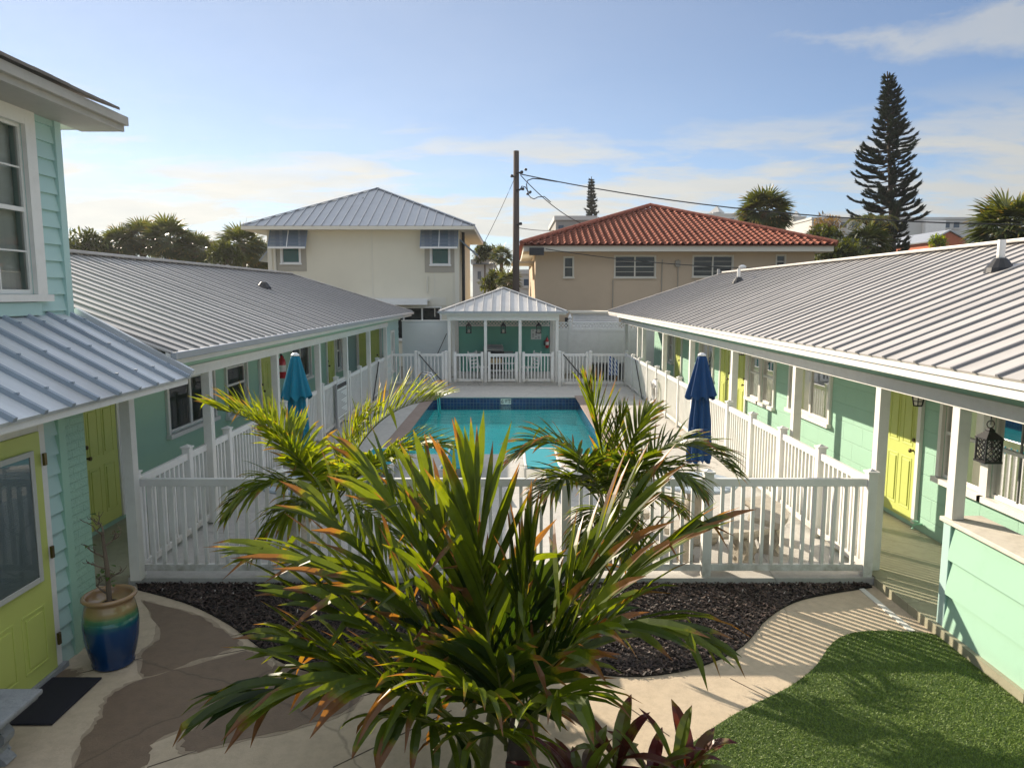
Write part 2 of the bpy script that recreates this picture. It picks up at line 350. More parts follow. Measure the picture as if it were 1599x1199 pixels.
def window(F, u0, u1, z0, z1, root, mat='trim', back='dark', cols=2, grid=(0, 0), casing=.07, sash='double', blinds=False, mun=None):
    """window set in a hole of the wall: casing, sash, glass, what hangs behind it"""
    fr = MB(); e = casing
    fr.fbox(F, u0-e, u0+.005, .002, .045, z0-.003, z1+e); fr.fbox(F, u1-.005, u1+e, .002, .045, z0-.003, z1+e)
    fr.fbox(F, u0+.005, u1-.005, .002, .043, z1-.005, z1+e)
    w = fr.build('window', mat, root)
    si = MB(); si.fbox(F, u0-e-.03, u1+e+.03, .002, .085, z0-.07, z0-.004); si.build('sill', mat, w)
    sm = MB(); t = .035; zm = (z0+z1)/2
    us = [u0+(u1-u0)*i/cols for i in range(cols+1)]
    for a, b in zip(us, us[1:]):
        sm.fbox(F, a, a+t, -.05, -.008, z0, z1); sm.fbox(F, b-t, b, -.05, -.008, z0, z1)
        sm.fbox(F, a+t, b-t, -.05, -.01, z0, z0+t*1.2); sm.fbox(F, a+t, b-t, -.05, -.01, z1-t, z1)
        if sash == 'double': sm.fbox(F, a+t, b-t, -.052, -.006, zm-.02, zm+.02)
    sm.build('sash', mat, w)
    if grid[0] < 0:
        gm = MB(); zq = z1-(z1-z0)*.2
        for a, b in zip(us, us[1:]):
            gm.fbox(F, a+t, b-t, -.046, -.012, zq-.018, zq+.018)
            for i in range(1, 4): gm.fbox(F, a+t+(b-a-2*t)*i/4-.01, a+t+(b-a-2*t)*i/4+.01, -.044, -.018, zq+.018, z1-t)
        gm.build('muntin', mat, w)
    elif grid[0]:
        gm = MB()
        for a, b in zip(us, us[1:]):
            for half in ((z0+t, zm-.02), (zm+.02, z1-t)) if sash == 'double' else ((z0+t, z1-t),):
                for i in range(1, grid[0]): gm.fbox(F, a+t+(b-a-2*t)*i/grid[0]-.008, a+t+(b-a-2*t)*i/grid[0]+.008, -.044, -.018, *half)
                for j in range(1, grid[1]):
                    z = half[0]+(half[1]-half[0])*j/grid[1]; gm.fbox(F, a+t, b-t, -.043, -.019, z-.008, z+.008)
        gm.build('muntin', mun or mat, w)
    O, U, Nn = F
    g = MB()
    for a, b in zip(us, us[1:]): g.add([O+U*a+Nn*-.03+V3((0, 0, z0)), O+U*b+Nn*-.03+V3((0, 0, z0)), O+U*b+Nn*-.03+V3((0, 0, z1)), O+U*a+Nn*-.03+V3((0, 0, z1))], [(0, 1, 2, 3)])
    g.build('pane', 'glass', w)
    if blinds:
        bl = MB(); zz = z0+.03; top = z1-.02
        while zz < top:
            p = [O+U*a+Nn*n+V3((0, 0, z)) for a, n, z in ((u0+.02, -.075, zz), (u1-.02, -.075, zz), (u1-.02, -.11, zz+.028), (u0+.02, -.11, zz+.028))]
            bl.add(p, [(0, 1, 2, 3)]); zz += .042
        bl.build('blind', 'blind', w)
    bk = MB(); d = -.119 if not blinds else -.16
    bk.add([O+U*a+Nn*d+V3((0, 0, z)) for a, z in ((u0-.05, z0-.05), (u1+.05, z0-.05), (u1+.05, z1+.05), (u0-.05, z1+.05))], [(0, 1, 2, 3)])
    bk.build('curtain' if back == 'curtain' else 'backing', back, w)
    return w
def door(F, u0, u1, z0, z1, root, knob_right=True, six=True, glass=None):
    d = MB(); d.fbox(F, u0, u1, .003, .03, z0, z1); w = u1-u0; h = z1-z0
    o = d.build('door', 'lime', root, .004)
    pm = MB()
    rows = [(.08, .40), (.46, .78), (.83, .94)] if six else [(.07, .42), (.50, .93)]
    if glass: rows = [(.06, .30)]
    for a, b in rows:
        for c0, c1 in ((.12, .45), (.55, .88)):
            ua, ub, za, zb = u0+w*c0, u0+w*c1, z0+h*a, z0+h*b
            for q in ((ua, ub, za, za+.02), (ua, ub, zb-.02, zb), (ua, ua+.02, za+.02, zb-.02), (ub-.02, ub, za+.02, zb-.02)): pm.fbox(F, q[0], q[1], .028, .036, q[2], q[3])
            pm.fbox(F, ua+.045, ub-.045, .028, .041, za+.045, zb-.045)
    pm.build('panel', 'lime', o, .003)
    c = MB(); c.fbox(F, u0-.08, u0-.002, .001, .05, z0, z1+.08); c.fbox(F, u1+.002, u1+.08, .001, .05, z0, z1+.08); c.fbox(F, u0-.002, u1+.002, .001, .048, z1+.002, z1+.08)
    c.build('door_frame', 'trim', root, .003)
    ku = (u1-.07) if knob_right else (u0+.07); O, U, Nn = F
    k = MB(); p = O+U*ku+V3((0, 0, z0+.95))
    k.tube([p+Nn*.03, p+Nn*.06, p+Nn*.065, p+Nn*.085, p+Nn*.095], [.014, .012, .026, .028, .012], 10)
    q = p+V3((0, 0, .14)); k.tube([q+Nn*.03, q+Nn*.048], [.028, .026], 10)
    k.build('handle', 'brass', o, smooth=True)
    return o
def roofplane(mb_sheet, mb_rib, A, B, up, upper, spacing, th=.02, rh=.03, rw=.05, start=.1, alt=False):
    """sheet over eave A-B with slope direction up (unit), upper chain [(a,b)] from A side to B side; ribs run upslope"""
    A, B, up = V3(A), V3(B), V3(up).normalized(); e = (B-A); Ln = e.length; e.normalize(); n = e.cross(up).normalized()
    if n.z < 0: n = -n
    poly = [(0, 0)]+[(Ln, 0)]+[q for q in reversed(upper) if True]
    pts = []
    for q in poly:
        if not pts or (abs(q[0]-pts[-1][0])+abs(q[1]-pts[-1][1])) > 1e-5: pts.append(q)
    if abs(pts[-1][0])+abs(pts[-1][1]) < 1e-5: pts.pop()
    P = lambda a, b, h=0: A+e*a+up*b+n*h
    k = len(pts)
    mb_sheet.add([P(a, b) for a, b in pts]+[P(a, b, -th) for a, b in pts], [tuple(range(k)), tuple(range(k, 2*k))[::-1]]+[(i, k+i, k+(i+1) % k, (i+1) % k) for i in range(k)])
    def ub(a):
        for (a0, b0), (a1, b1) in zip(upper, upper[1:]):
            if a0-1e-9 <= a <= a1+1e-9: return b0 if a1-a0 < 1e-9 else b0+(b1-b0)*(a-a0)/(a1-a0)
        return 0
    a = start; rw0, rh0, kk = rw, rh, 0
    while a < Ln-.03:
        kk += 1
        if alt: rw, rh = (rw0, rh0) if kk % 2 else (rw0*.7, rh0*.7)
        t = min(ub(a-rw/2) if a > rw else ub(a), ub(a+rw/2) if a+rw/2 < Ln else ub(a))
        if t > .08:
            mb_rib.hexa([P(a-rw/2, -.015, .001), P(a+rw/2, -.015, .001), P(a+rw/2, t, .001), P(a-rw/2, t, .001),
                         P(a-rw*.36, -.015, rh), P(a+rw*.36, -.015, rh), P(a+rw*.36, t, rh), P(a-rw*.36, t, rh)])
        a += spacing
# ------------------------------------------------------------------ ground
def sheet(name, poly, z, mat, th=.05, parent=None, kind='structure'):
    o = MB().prism(poly, z-th, z).build(name, mat, parent)
    if kind and parent is None: o['kind'] = kind
    return o
def smooth_poly(pts, n=6, closed=False):
    out = []; m = len(pts)
    for i in range(m-1):
        p0, p1, p2, p3 = [V3(pts[max(0, min(m-1, i+k))]) for k in (-1, 0, 1, 2)]
        for j in range(n):
            t = j/n; out.append(.5*((2*p1)+(p2-p0)*t+(2*p0-5*p1+4*p2-p3)*t*t+(3*p1-p0-3*p2+p3)*t**3))
    out.append(V3(pts[-1])); return out
gz = lambda x, y, z=0: tuple(onZ(x, y, z)[:2])
DZ = .08
PX0, PX1, PY0, PY1 = -2.36, 1.95, 13.66, 21.6
sheet('ground', [(-900, -60), (900, -60), (900, 2500), (-900, 2500)], -1.72, 'soil', .1)
gm = MB()
for a in ((-60, PX0-.3, -12, 60), (PX1+.3, 60, -12, 60), (PX0-.3, PX1+.3, -12, PY0-.3), (PX0-.3, PX1+.3, PY1+.3, 60)): gm.box(a[0], a[1], a[2], a[3], -1.65, -.002)
tag(gm.build('yard_ground', 'soil'), kind='structure')
walk = sheet('walkway', [(-5.4, -2), (3.95, -2), (3.95, 7.5), (-5.4, 7.5)], .006, 'concrete', .006)
jm = MB()
def joint(a, b): p, q = V3(gz(*a)+(.0075,)), V3(gz(*b)+(.0075,)); jm.bar(p, q, .008, .003)
for a, b in (((926, 1066), (1045, 1150)), ((1140, 1060), (1215, 1098)), ((100, 1058), (400, 985)), ((230, 1199), (620, 1070)), ((520, 1199), (705, 1110)), ((225, 1045), (410, 1010))): joint(a, b)
jm.build('control_joint', 'joint', walk)
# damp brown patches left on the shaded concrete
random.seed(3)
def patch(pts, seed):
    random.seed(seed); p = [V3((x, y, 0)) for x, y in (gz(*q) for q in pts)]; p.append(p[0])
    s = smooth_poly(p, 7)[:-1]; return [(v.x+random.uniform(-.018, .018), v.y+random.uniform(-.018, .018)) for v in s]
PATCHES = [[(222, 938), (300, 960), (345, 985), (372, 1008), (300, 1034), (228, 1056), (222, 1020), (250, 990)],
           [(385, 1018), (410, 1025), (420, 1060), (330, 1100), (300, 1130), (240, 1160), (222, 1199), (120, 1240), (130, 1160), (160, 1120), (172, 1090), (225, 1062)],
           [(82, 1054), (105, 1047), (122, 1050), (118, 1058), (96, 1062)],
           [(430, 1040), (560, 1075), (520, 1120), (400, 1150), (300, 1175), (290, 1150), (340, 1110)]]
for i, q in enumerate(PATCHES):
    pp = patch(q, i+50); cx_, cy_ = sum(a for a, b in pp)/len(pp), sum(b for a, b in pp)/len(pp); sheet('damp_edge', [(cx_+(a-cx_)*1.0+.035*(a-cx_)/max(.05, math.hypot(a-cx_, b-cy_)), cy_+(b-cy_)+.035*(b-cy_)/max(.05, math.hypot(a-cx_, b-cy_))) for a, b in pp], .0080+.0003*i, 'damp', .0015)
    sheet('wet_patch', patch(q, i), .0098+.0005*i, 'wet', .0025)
fx0, fx1, FY = -4.15, 3.95, 7.6
# planting bed in front of the fence
bed_edge = [gz(x, y) for x, y in ((215, 922), (265, 935), (310, 951), (360, 978), (400, 1008), (450, 1040), (540, 1062), (640, 1066), (760, 1056), (860, 1046), (960, 1057), (1030, 1055), (1100, 1040), (1160, 1010), (1200, 966), (1255, 937), (1362, 918))]
be = [(v.x, v.y) for v in smooth_poly([V3((x, y, 0)) for x, y in bed_edge], 5)]
bed_poly = be+[(3.9, 7.52), (-4.1, 7.52)]
sheet('mulch_bed', bed_poly, .02, 'hedge', .02)
front_bed = [(-1.5+1.5*cos(a)*1.15+1.4, 2.9+1.42*sin(a)) for a in [2*pi*i/40 for i in range(40)]]
sheet('planting_bed', front_bed, .02, 'hedge', .02)
turf_edge = [gz(x, y) for x, y in ((1040, 1260), (1062, 1190), (1085, 1160), (1150, 1116), (1230, 1076), (1272, 1044), (1296, 1010), (1320, 994), (1360, 987), (1432, 989), (1462, 993))]
te = [(v.x, v.y) for v in smooth_poly([V3((x, y, 0)) for x, y in turf_edge], 5)]
turf_poly = te+[(4.0, 6.3), (4.0, 1.5), (te[0][0], 1.5)]
MT['turf_base'] = M('turf_backing', (.05, .085, .018), .9, .4, 30)
sheet('turf', turf_poly, .018, 'turf_base', .016)
def inside(p, poly):
    x, y = p; c = False; n = len(poly)
    for i in range(n):
        (x0, y0), (x1, y1) = poly[i], poly[i-1]
        if (y0 > y) != (y1 > y) and x < (x1-x0)*(y-y0)/(y1-y0)+x0: c = not c
    return c
def grass():
    m, nt, p = newmat('artificial_grass'); a = N(nt, 'ShaderNodeAttribute', attribute_name='lf'); sp = N(nt, 'ShaderNodeSeparateColor'); L(nt, a.outputs['Color'], sp.inputs[0])
    c = mixc(nt, sp.outputs[1], (.11, .18, .02), (.18, .26, .035)); c = mixc(nt, ramp(nt, noise(nt, 3, 5, .6), [(.35, 0), (.7, .5)]), c, (.11, .17, .03))
    L(nt, c, p.inputs['Base Color']); p.inputs['Roughness'].default_value = .5; p.inputs['Specular IOR Level'].default_value = .35
    MT['grass'] = m; b = MB(); b.c = []; rnd = random.Random(5); n = 0
    while n < 110000:
        y = 3.9+2.65*(rnd.random()**1.25); x = rnd.uniform(.9, 4.0)
        if not inside((x, y), turf_poly): continue
        n += 1; a = rnd.uniform(0, 2*pi); h = rnd.uniform(.008, .018); w = .003; dx, dy = cos(a)*w, sin(a)*w; lx, ly = rnd.gauss(0, .012), rnd.gauss(0, .012)
        i = len(b.v); b.v += [(x-dx, y-dy, .016), (x+dx, y+dy, .016), (x+lx, y+ly, .016+h)]; b.f.append((i, i+1, i+2)); g = rnd.random(); b.c += [(0, g, 0)]*2+[(1, min(1, g+.25), 0)]
    o = b.build('grass', m); o['kind'] = 'stuff'
grass()
def mulch():
    m, nt, p = newmat('bark_mulch'); a = N(nt, 'ShaderNodeAttribute', attribute_name='lf'); sp = N(nt, 'ShaderNodeSeparateColor'); L(nt, a.outputs['Color'], sp.inputs[0])
    L(nt, ramp(nt, sp.outputs[1], [(0, (.012, .007, .006)), (.75, (.06, .036, .028)), (.985, (.13, .085, .065)), (.99, (.55, .5, .45))]), p.inputs['Base Color']); p.inputs['Roughness'].default_value = .6
    b = MB(); b.c = []; rnd = random.Random(9); n = 0
    while n < 34000:
        x, y = rnd.uniform(-4.1, 3.9), rnd.uniform(4.9, 7.52)
        if n > 31000: x, y = rnd.uniform(-2.2, 2.1), rnd.uniform(3.2, 4.3)
        if not (inside((x, y), bed_poly) or inside((x, y), front_bed)): continue
        n += 1; a = rnd.uniform(0, 2*pi); l = rnd.uniform(.008, .026); w = rnd.uniform(.004, .009); t = rnd.uniform(-.6, .6); z = .022+rnd.random()*.02; e = rnd.uniform(-.4, .4)
        dx, dy, ex, ey = cos(a)*l, sin(a)*l, -sin(a)*w, cos(a)*w; i = len(b.v)
        g = rnd.random()*.97
        if rnd.random() < (.03 if y > 7.1 else .005): g = 1.0; dx *= .5; dy *= .5
        b.v += [(x-dx-ex, y-dy-ey, z-l*t-w*e), (x+dx-ex, y+dy-ey, z+l*t-w*e), (x+dx+ex, y+dy+ey, z+l*t+w*e), (x-dx+ex, y-dy+ey, z-l*t+w*e)]
        b.f.append((i, i+1, i+2, i+3)); b.c += [(0, g, 0)]*4
    o = b.build('mulch', m); o['kind'] = 'stuff'
mulch()
# pool deck with the pool cut out of it
dk = MB(); dx0, dx1, dy0, dy1 = -4.2, 4.02, 7.53, 26.4
for a in ((dx0, PX0-.3, dy0, dy1), (PX1+.3, dx1, dy0, dy1), (PX0-.3, PX1+.3, dy0, PY0-.3), (PX0-.3, PX1+.3, PY1+.3, dy1)): dk.box(a[0], a[1], a[2], a[3], -.0015, DZ)
tag(dk.build('pool_deck', 'deck'), kind='structure')
pool = thing('pool', 'rectangular blue swimming pool in the middle of the fenced deck', 'pool', ((PX0+PX1)/2, (PY0+PY1)/2, 0))
b = MB(); zb = -.75
for q in ([(PX0, PY0), (PX1, PY0)], [(PX1, PY0), (PX1, PY1)], [(PX1, PY1), (PX0, PY1)], [(PX0, PY1), (PX0, PY0)]):
    (x0, y0), (x1, y1) = q; b.add([(x0, y0, zb), (x1, y1, zb), (x1, y1, -.32), (x0, y0, -.32)], [(0, 1, 2, 3)])
b.add([(PX0, PY0, -.6), (PX1, PY0, -.6), (PX1, PY1, zb), (PX0, PY1, zb)], [(0, 1, 2, 3)]); b.build('basin', 'plaster', pool)
b = MB()
for q in ([(PX0, PY0), (PX1, PY0)], [(PX1, PY0), (PX1, PY1)], [(PX1, PY1), (PX0, PY1)], [(PX0, PY1), (PX0, PY0)]):
    (x0, y0), (x1, y1) = q; b.add([(x0, y0, -.32), (x1, y1, -.32), (x1, y1, .055), (x0, y0, .055)], [(0, 1, 2, 3)])
b.build('waterline_tile', 'tile', pool)
b = MB(); b.box(PX0-.3, PX0+.03, PY0-.3, PY1+.3, .05, DZ+.006); b.build('coping', 'coping', pool, .01)
b = MB(); b.box(PX1-.03, PX1+.3, PY0-.3, PY1+.3, .05, DZ+.006); b.build('coping', 'coping', pool, .01)
b = MB(); b.box(PX0+.031, PX1-.031, PY0-.3, PY0+.03, .05, DZ+.006); b.build('coping', 'deck', pool, .01)
b = MB(); b.box(PX0+.031, PX1-.031, PY1-.03, PY1+.3, .05, DZ+.006); b.build('coping', 'deck', pool, .01)
b = MB()
for k in range(3): b.box(.3, PX1, PY0, PY0+1.5-.42*k, -.6+.11*k, -.6+.11*(k+1)-.003)
b.build('entry_step', 'plaster_step', pool)
b = MB(); b.add([(PX0, PY0, -.17), (PX1, PY0, -.17), (PX1, PY1, -.17), (PX0, PY1, -.17)], [(0, 1, 2, 3)]); b.build('water', 'water', pool)
dmx = onY(790, 628, PY1).x
mk = MB(); mk.box(dmx-.16, dmx+.16, PY1-.012, PY1-.001, -.15, .03); mk = mk.build('depth_marker', 'white', pool)
textobj('depth_lettering', '6 FT', .16, (dmx, PY1-.0135, -.06), (pi/2, 0, 0), 'black', mk)
# ------------------------------------------------------------------ fences
def post_mb(x, y, z0, h, w=.1):
    m = MB(); m.box(x-w/2, x+w/2, y-w/2, y+w/2, z0, z0+h); c = w/2+.014
    m.box(x-c, x+c, y-c, y+c, z0+h, z0+h+.022); d = w/2-.004
    m.add([(x-d, y-d, z0+h+.022), (x+d, y-d, z0+h+.022), (x+d, y+d, z0+h+.022), (x-d, y+d, z0+h+.022), (x, y, z0+h+.05)], [(0, 1, 4), (1, 2, 4), (2, 3, 4), (3, 0, 4)])
    return m
def rails(root, name, p, q, z0, top, low=.07, gap=.115, pw=.036, brace=None):
    """one bay: pickets between two rails, p and q are the clear ends"""
    p, q = V3((p[0], p[1], 0)), V3((q[0], q[1], 0)); d = q-p; n = max(2, int(round(d.length/gap))); dd = d.normalized()
    pk = MB()
    for i in range(1, n):
        c = p+d*(i/n); s = V3((-dd.y, dd.x, 0))
        pk.add([c+dd*a*pw/2+s*b*pw/2+V3((0, 0, z)) for z in (z0+low+.06, top-.085) for a, b in ((-1, -1), (1, -1), (1, 1), (-1, 1))],
               [(0, 3, 2, 1), (4, 5, 6, 7), (0, 1, 5, 4), (1, 2, 6, 5), (2, 3, 7, 6), (3, 0, 4, 7)])
    o = pk.build(name, 'white', root)
    MB().bar(p+V3((0, 0, top-.043)), q+V3((0, 0, top-.043)), .05, .086).build('top_rail', 'white', o, .004)
    MB().bar(p+V3((0, 0, z0+low+.03)), q+V3((0, 0, z0+low+.03)), .045, .075).build('bottom_rail', 'white', o, .004)
    if brace:
        s = V3((-dd.y, dd.x, 0))*brace; a, b = p+s*.06+V3((0, 0, top-.02)), q+s*.06+V3((0, 0, z0+.1))
        MB().tube([a, b], .017, 6).build('brace', 'black', o)
    return o
def fence(label, pts, posts, z0, h, group='white pool fences', brace=(), gates=()):
    root = thing('pool_fence', label, 'fence', (posts[0][0], posts[0][1], z0), group)
    for x, y in posts: post_mb(x, y, z0, h).build('post', 'white', root, .003)
    for i, (a, b) in enumerate(zip(posts, posts[1:])):
        d = (V3(b+(0,))-V3(a+(0,))).normalized()*.05
        rails(root, 'picket_panel', (a[0]+d.x, a[1]+d.y), (b[0]-d.x, b[1]-d.y), z0, z0+h-.06)
    return root
FH = 1.16
fence('white picket fence with a broad top rail right behind the mulch bed', None, [(x, FY) for x in (-4.1, -2.5, -.95, .59, 2.13, 3.9)], DZ, FH)
nside = 13; ys = [FY+(24.3-FY)*i/nside for i in range(nside+1)]
fence('white picket fence along the shaded left porch with a notice board', None, [(-4.1, y) for y in ys[1:]], DZ, FH).location
fence('white picket fence along the sunlit right porch with a life ring', None, [(3.9, y) for y in ys[1:]], DZ, FH)
for nm, s, lb in (('l', -4.1, 0), ('r', 3.9, 1)):
    root = [o for o in bpy.data.objects if o.get('category') == 'fence' and abs(o.location.x-s) < .01 and o.location.y > 8][0]
    rails(root, 'picket_panel', (s, FY+.05), (s, ys[1]-.05), DZ, DZ+FH-.06)
FB = 24.3
ff = thing('pool_fence', 'white picket fence bays at the far pool end, either side of the pavilion', 'fence', (0, FB, DZ), 'white pool fences')
for x in (-3.26, -2.24, 1.62, 2.66): post_mb(x, FB, DZ, FH).build('post', 'white', ff)
rails(ff, 'picket_panel', (-4.05, FB), (-3.31, FB), DZ, DZ+FH-.06)
rails(ff, 'picket_panel', (2.71, FB), (3.85, FB), DZ, DZ+FH-.06)
def gate(x0, x1, z0, label, brace=0, flip=False, gates_top=DZ+FH-.06):
    g = thing('gate', label, 'gate', ((x0+x1)/2, FB, z0), 'white pool gates')
    for x in (x0+.045, x1-.045): MB().box(x-.045, x+.045, FB-.035, FB+.035, z0+.02, gates_top+.06).build('stile', 'white', g, .003)
    rails(g, 'picket_panel', (x0+.09, FB), (x1-.09, FB), z0, gates_top, .05, .112)
    if brace:
        a, c = (x0+.05, x1-.05); MB().tube([(a, FB-.06, gates_top-.02), (c, FB-.06, z0+.1)], .018, 6).build('brace', 'black', g)
    return g
PZ = .2
gate(-3.2, -2.3, DZ+.02, 'white picket gate with a black diagonal brace left of the pavilion', 1)
gate(1.69, 2.6, DZ+.02, 'white picket gate with a black diagonal brace right of the pavilion', 1)
gate(-1.98, -.97, PZ, 'white gate under the left lantern of the pavilion')
gate(-.82, .2, PZ, 'white gate in the middle bay of the pavilion in front of the grill')
gate(.35, 1.42, PZ, 'white gate under the right lantern of the pavilion, near the wall chart')
for nm, x, y0, y1 in (('a', 3.83, 22.2, 20.9), ('b', -4.03, 21.6, 20.6)):
    o = [o for o in bpy.data.objects if o.get('category') == 'fence' and abs(o.location.x-(3.9 if x > 0 else -4.1)) < .01 and o.location.y > 8][0]
    MB().tube([(x, y0, 1.15), (x, y1, .12)], .017, 6).build('brace', 'black', o)
# ------------------------------------------------------------------ the two long motel wings
def wing(s, y0, y1, label):
    X = (lambda x: s*x); root = thing('motel_wing', label, 'building', (s*6.5, y1-9, 0), 'low motel wings beside the pool')
    wx = 5.32 if s > 0 else 5.35; F = (V3((s*wx, 0, 0)), V3((0, 1, 0)), V3((-s, 0, 0)))
    if s > 0:
        wins = [(6.2, 7.78, .92, 2.04, 'big'), (7.9, 8.68, .92, 2.04, 'big'), (11.85, 13.55, 1.02, 2.02, 'hi'), (14.4, 15.15, .9, 2.02, ''), (15.25, 15.98, .9, 2.02, ''), (18.85, 20.2, .95, 2.02, 'hi'), (23.6, 24.3, .95, 2.02, '')]
        drs = [(9.2, 9.98), (16.15, 16.95), (17.3, 18.1), (22.4, 23.2)]; ye = 25.6; wy0, wy1 = y0, y1-.4
    else:
        wins = [(11.0, 12.7, 1.0, 2.0, 'hi'), (13.3, 14.3, .9, 2.0, ''), (17.3, 18.9, 1.05, 2.02, 'hi'), (21.75, 22.3, .9, 2.0, ''), (22.4, 22.95, .9, 2.0, '')]
        drs = [(8.72, 9.5), (15.1, 15.8), (20.6, 21.4)]; ye = 23.1; wy0, wy1 = 7.7, y1-.4
    wall = MB(); wall_mesh(wall, F, wy0, wy1, 0, 2.42, [w[:4] for w in wins], 0, 0)
    wall.box(s*(wx+4.2), s*(wx+.5), wy0+.2, wy1, 0, 2.42)
    wall.add([(s*wx, wy1, 0), (s*(wx+4.2), wy1, 0), (s*(wx+4.2), wy1, 2.42), (s*wx, wy1, 2.42)], [(0, 1, 2, 3)])
    wall.build('wall', 'mint_block' if s > 0 else 'mint', root)
    for w in wins:
        big = w[4] == 'big'
        window(F, w[0], w[1], w[2], w[3], root, cols=2 if w[1]-w[0] > 1.1 else 1, back='dark', blinds=big, grid=(-1, 0) if not big else (2, 1), mun='grey' if big else None, casing=.06, sash='single' if w[4] == 'hi' else 'double')
    for d in drs: door(F, d[0], d[1], .17, 2.17, root, knob_right=(s < 0) and False, six=(s < 0))
    # porch floor, posts, beam, frieze
    fl = MB(); px = 3.95 if s > 0 else 4.2
    fl.box(s*(px+.02 if s > 0 else px+.001), s*(wx-.002), 5.2 if s > 0 else 7.55, y1, -.0012, .1); fl.build('porch_floor', 'porch_floor', root)
    if s > 0: posts = [6.37, 7.75, 10.1, 13.0, 16.1, 19.0, 22.0, 22.85, 25.5]
    else: posts = [7.45, 9.45, 12.2, 14.9, 17.4, 20.2, 22.9]
    for y in posts:
        z = 1.125 if (s > 0 and y < 7) else .101
        m = MB(); m.box(s*4.05-.055, s*4.05+.055, y-.055, y+.055, z, 2.15); m.build('porch_post', 'trim', root, .004)
    bx = 4.05; py0 = y0 if s > 0 else 7.6; pye = y1-.9 if s > 0 else 23.1
    m = MB(); m.box(s*bx-.06, s*bx+.06, py0, pye, 2.15, 2.28); m.build('porch_beam', 'trim', root, .004)
    m = MB(); m.box(s*bx-.035, s*bx+.035, py0, y1-.35, 2.281, 2.5); m.build('frieze', 'mint', root)
    m = MB(); m.box(s*3.70, s*wx, py0, y1-.05, 2.40, 2.417); m.build('soffit', 'trim', root)
    ex = 3.65
    m = MB(); m.box(s*ex, s*(ex+.03), py0, y1, 2.40, 2.475); m.box(s*(ex-.02), s*(ex+.03), py0, y1, 2.477, 2.545)
    m.box(s*ex, s*(10.2), y1-.03, y1, 2.40, 2.53); m.build('fascia', 'trim', root)
    if s < 0:
        m = MB(); m.box(s*(ex-.09), s*(ex-.022), py0, y1, 2.468, 2.548); m.build('gutter', 'galv', root, .01)
    # roof: long slope with a hip at the far end
    ez, rx, rz = 2.55, 7.0, 3.86 if s > 0 else 3.80; run = rx-ex; sl = sqrt(run**2+(rz-ez)**2); up = V3((s*run, 0, rz-ez)).normalized()
    sh, rb = MB(), MB(); Ln = y1-py0
    roofplane(sh, rb, (s*(ex-.03), py0, ez), (s*(ex-.03), y1+.03, ez), up, [(0, sl), (Ln-run, sl), (Ln+.03, 0)], .275, rw=.036, rh=.022, alt=True)
    sh2 = MB()
    roofplane(sh2, rb, (s*(2*rx-ex), py0, ez), (s*(2*rx-ex), y1+.03, ez), V3((-s*run, 0, rz-ez)), [(0, sl), (Ln-run, sl), (Ln+.03, 0)], .275, rw=.036, rh=.022, alt=True)
    roofplane(sh2, rb, (s*ex, y1+.03, ez), (s*(2*rx-ex), y1+.03, ez), V3((0, -run, rz-ez)), [(0, 0), (run, sl), (2*run, 0)], .275, rw=.036, rh=.022, alt=True)
    sh.v_off = 0
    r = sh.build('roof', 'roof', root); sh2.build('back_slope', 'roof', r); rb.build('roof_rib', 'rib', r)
    c = MB(); c.bar((s*rx, py0, rz+.035), (s*rx, y1-run, rz+.035), .22, .05); c.bar((s*rx, y1-run, rz+.03), (s*ex, y1, ez+.03), .13, .03)
    c.build('ridge_cap', 'roof', r, .01)
    return root, r, F, (ex, ez, rx, rz)
rw_root, rw_roof, FR, RP = wing(1, -2.5, 27.2, 'long mint motel wing on the sunlit right with lime doors and metal roof')
lw_root, lw_roof, FL, LP = wing(-1, 7.62, 26.2, 'long mint green motel wing in shade on the left with a white railing porch')
# enclosed end room of the left wing
m = MB(); FE = (V3((-4.1, 0, 0)), V3((0, 1, 0)), V3((1, 0, 0)))
wall_mesh(m, FE, 23.1, 25.9, 0, 2.33, [(24.2, 24.75, .6, 1.9)], .2, .012)
FN = (V3((-5.35, 23.1, 0)), V3((1, 0, 0)), V3((0, -1, 0))); wall_mesh(m, FN, 0, 1.25, 0, 2.33, [], 0, 0)
m.add([(-4.1, 25.9, 0), (-5.4, 25.9, 0), (-5.4, 25.9, 2.4), (-4.1, 25.9, 2.4)], [(0, 1, 2, 3)])
m.build('end_room', 'mint_blue', lw_root)
window(FE, 24.2, 24.75, .6, 1.9, lw_root, cols=1); door(FN, .42, 1.08, .15, 2.1, lw_root)
# low siding wall closing the near right porch, its cap and corner board
m = MB(); FW = (V3((4.03, 0, 0)), V3((0, 1, 0)), V3((-1, 0, 0)))
hw = thing('half_wall', 'low mint siding wall with a weathered white cap beside the turf', 'wall', (4.1, 5, 0))
wall_mesh(m, FW, -2.5, 6.33, .09, 1.08, [], .33, .04); m.box(4.05, 4.16, -2.5, 6.33, .0, 1.08); m.build('siding', 'mint', hw)
m = MB(); m.box(4.0, 4.17, 6.331, 6.44, .0, 1.08); m.build('corner_board', 'mint_blue', hw, .004)
m = MB(); m.box(3.995, 4.032, -2.5, 6.33, .0, .088); m.build('base_course', 'stone', hw)
MT['cap'] = M('weathered_cap', (.68, .63, .54), .75, .1, 4, dirt=.4, dirtcol=(.3, .26, .2), bs=.3, bscale=60)
m = MB(); m.box(3.97, 4.36, -2.5, 6.46, 1.081, 1.122); m.build('cap', 'cap', hw, .006)
m = MB(); m.box(3.74, 3.80, 6.42, 7.42, .004, .016); tag(m.build('drain_strip', 'drain'), 'narrow white drain strip set into the walkway by the porch', 'drain')
m = MB(); m.box(3.949, 3.968, 5.2, 7.5, -.001, .1); m.build('porch_edge', 'porch_floor', rw_root)
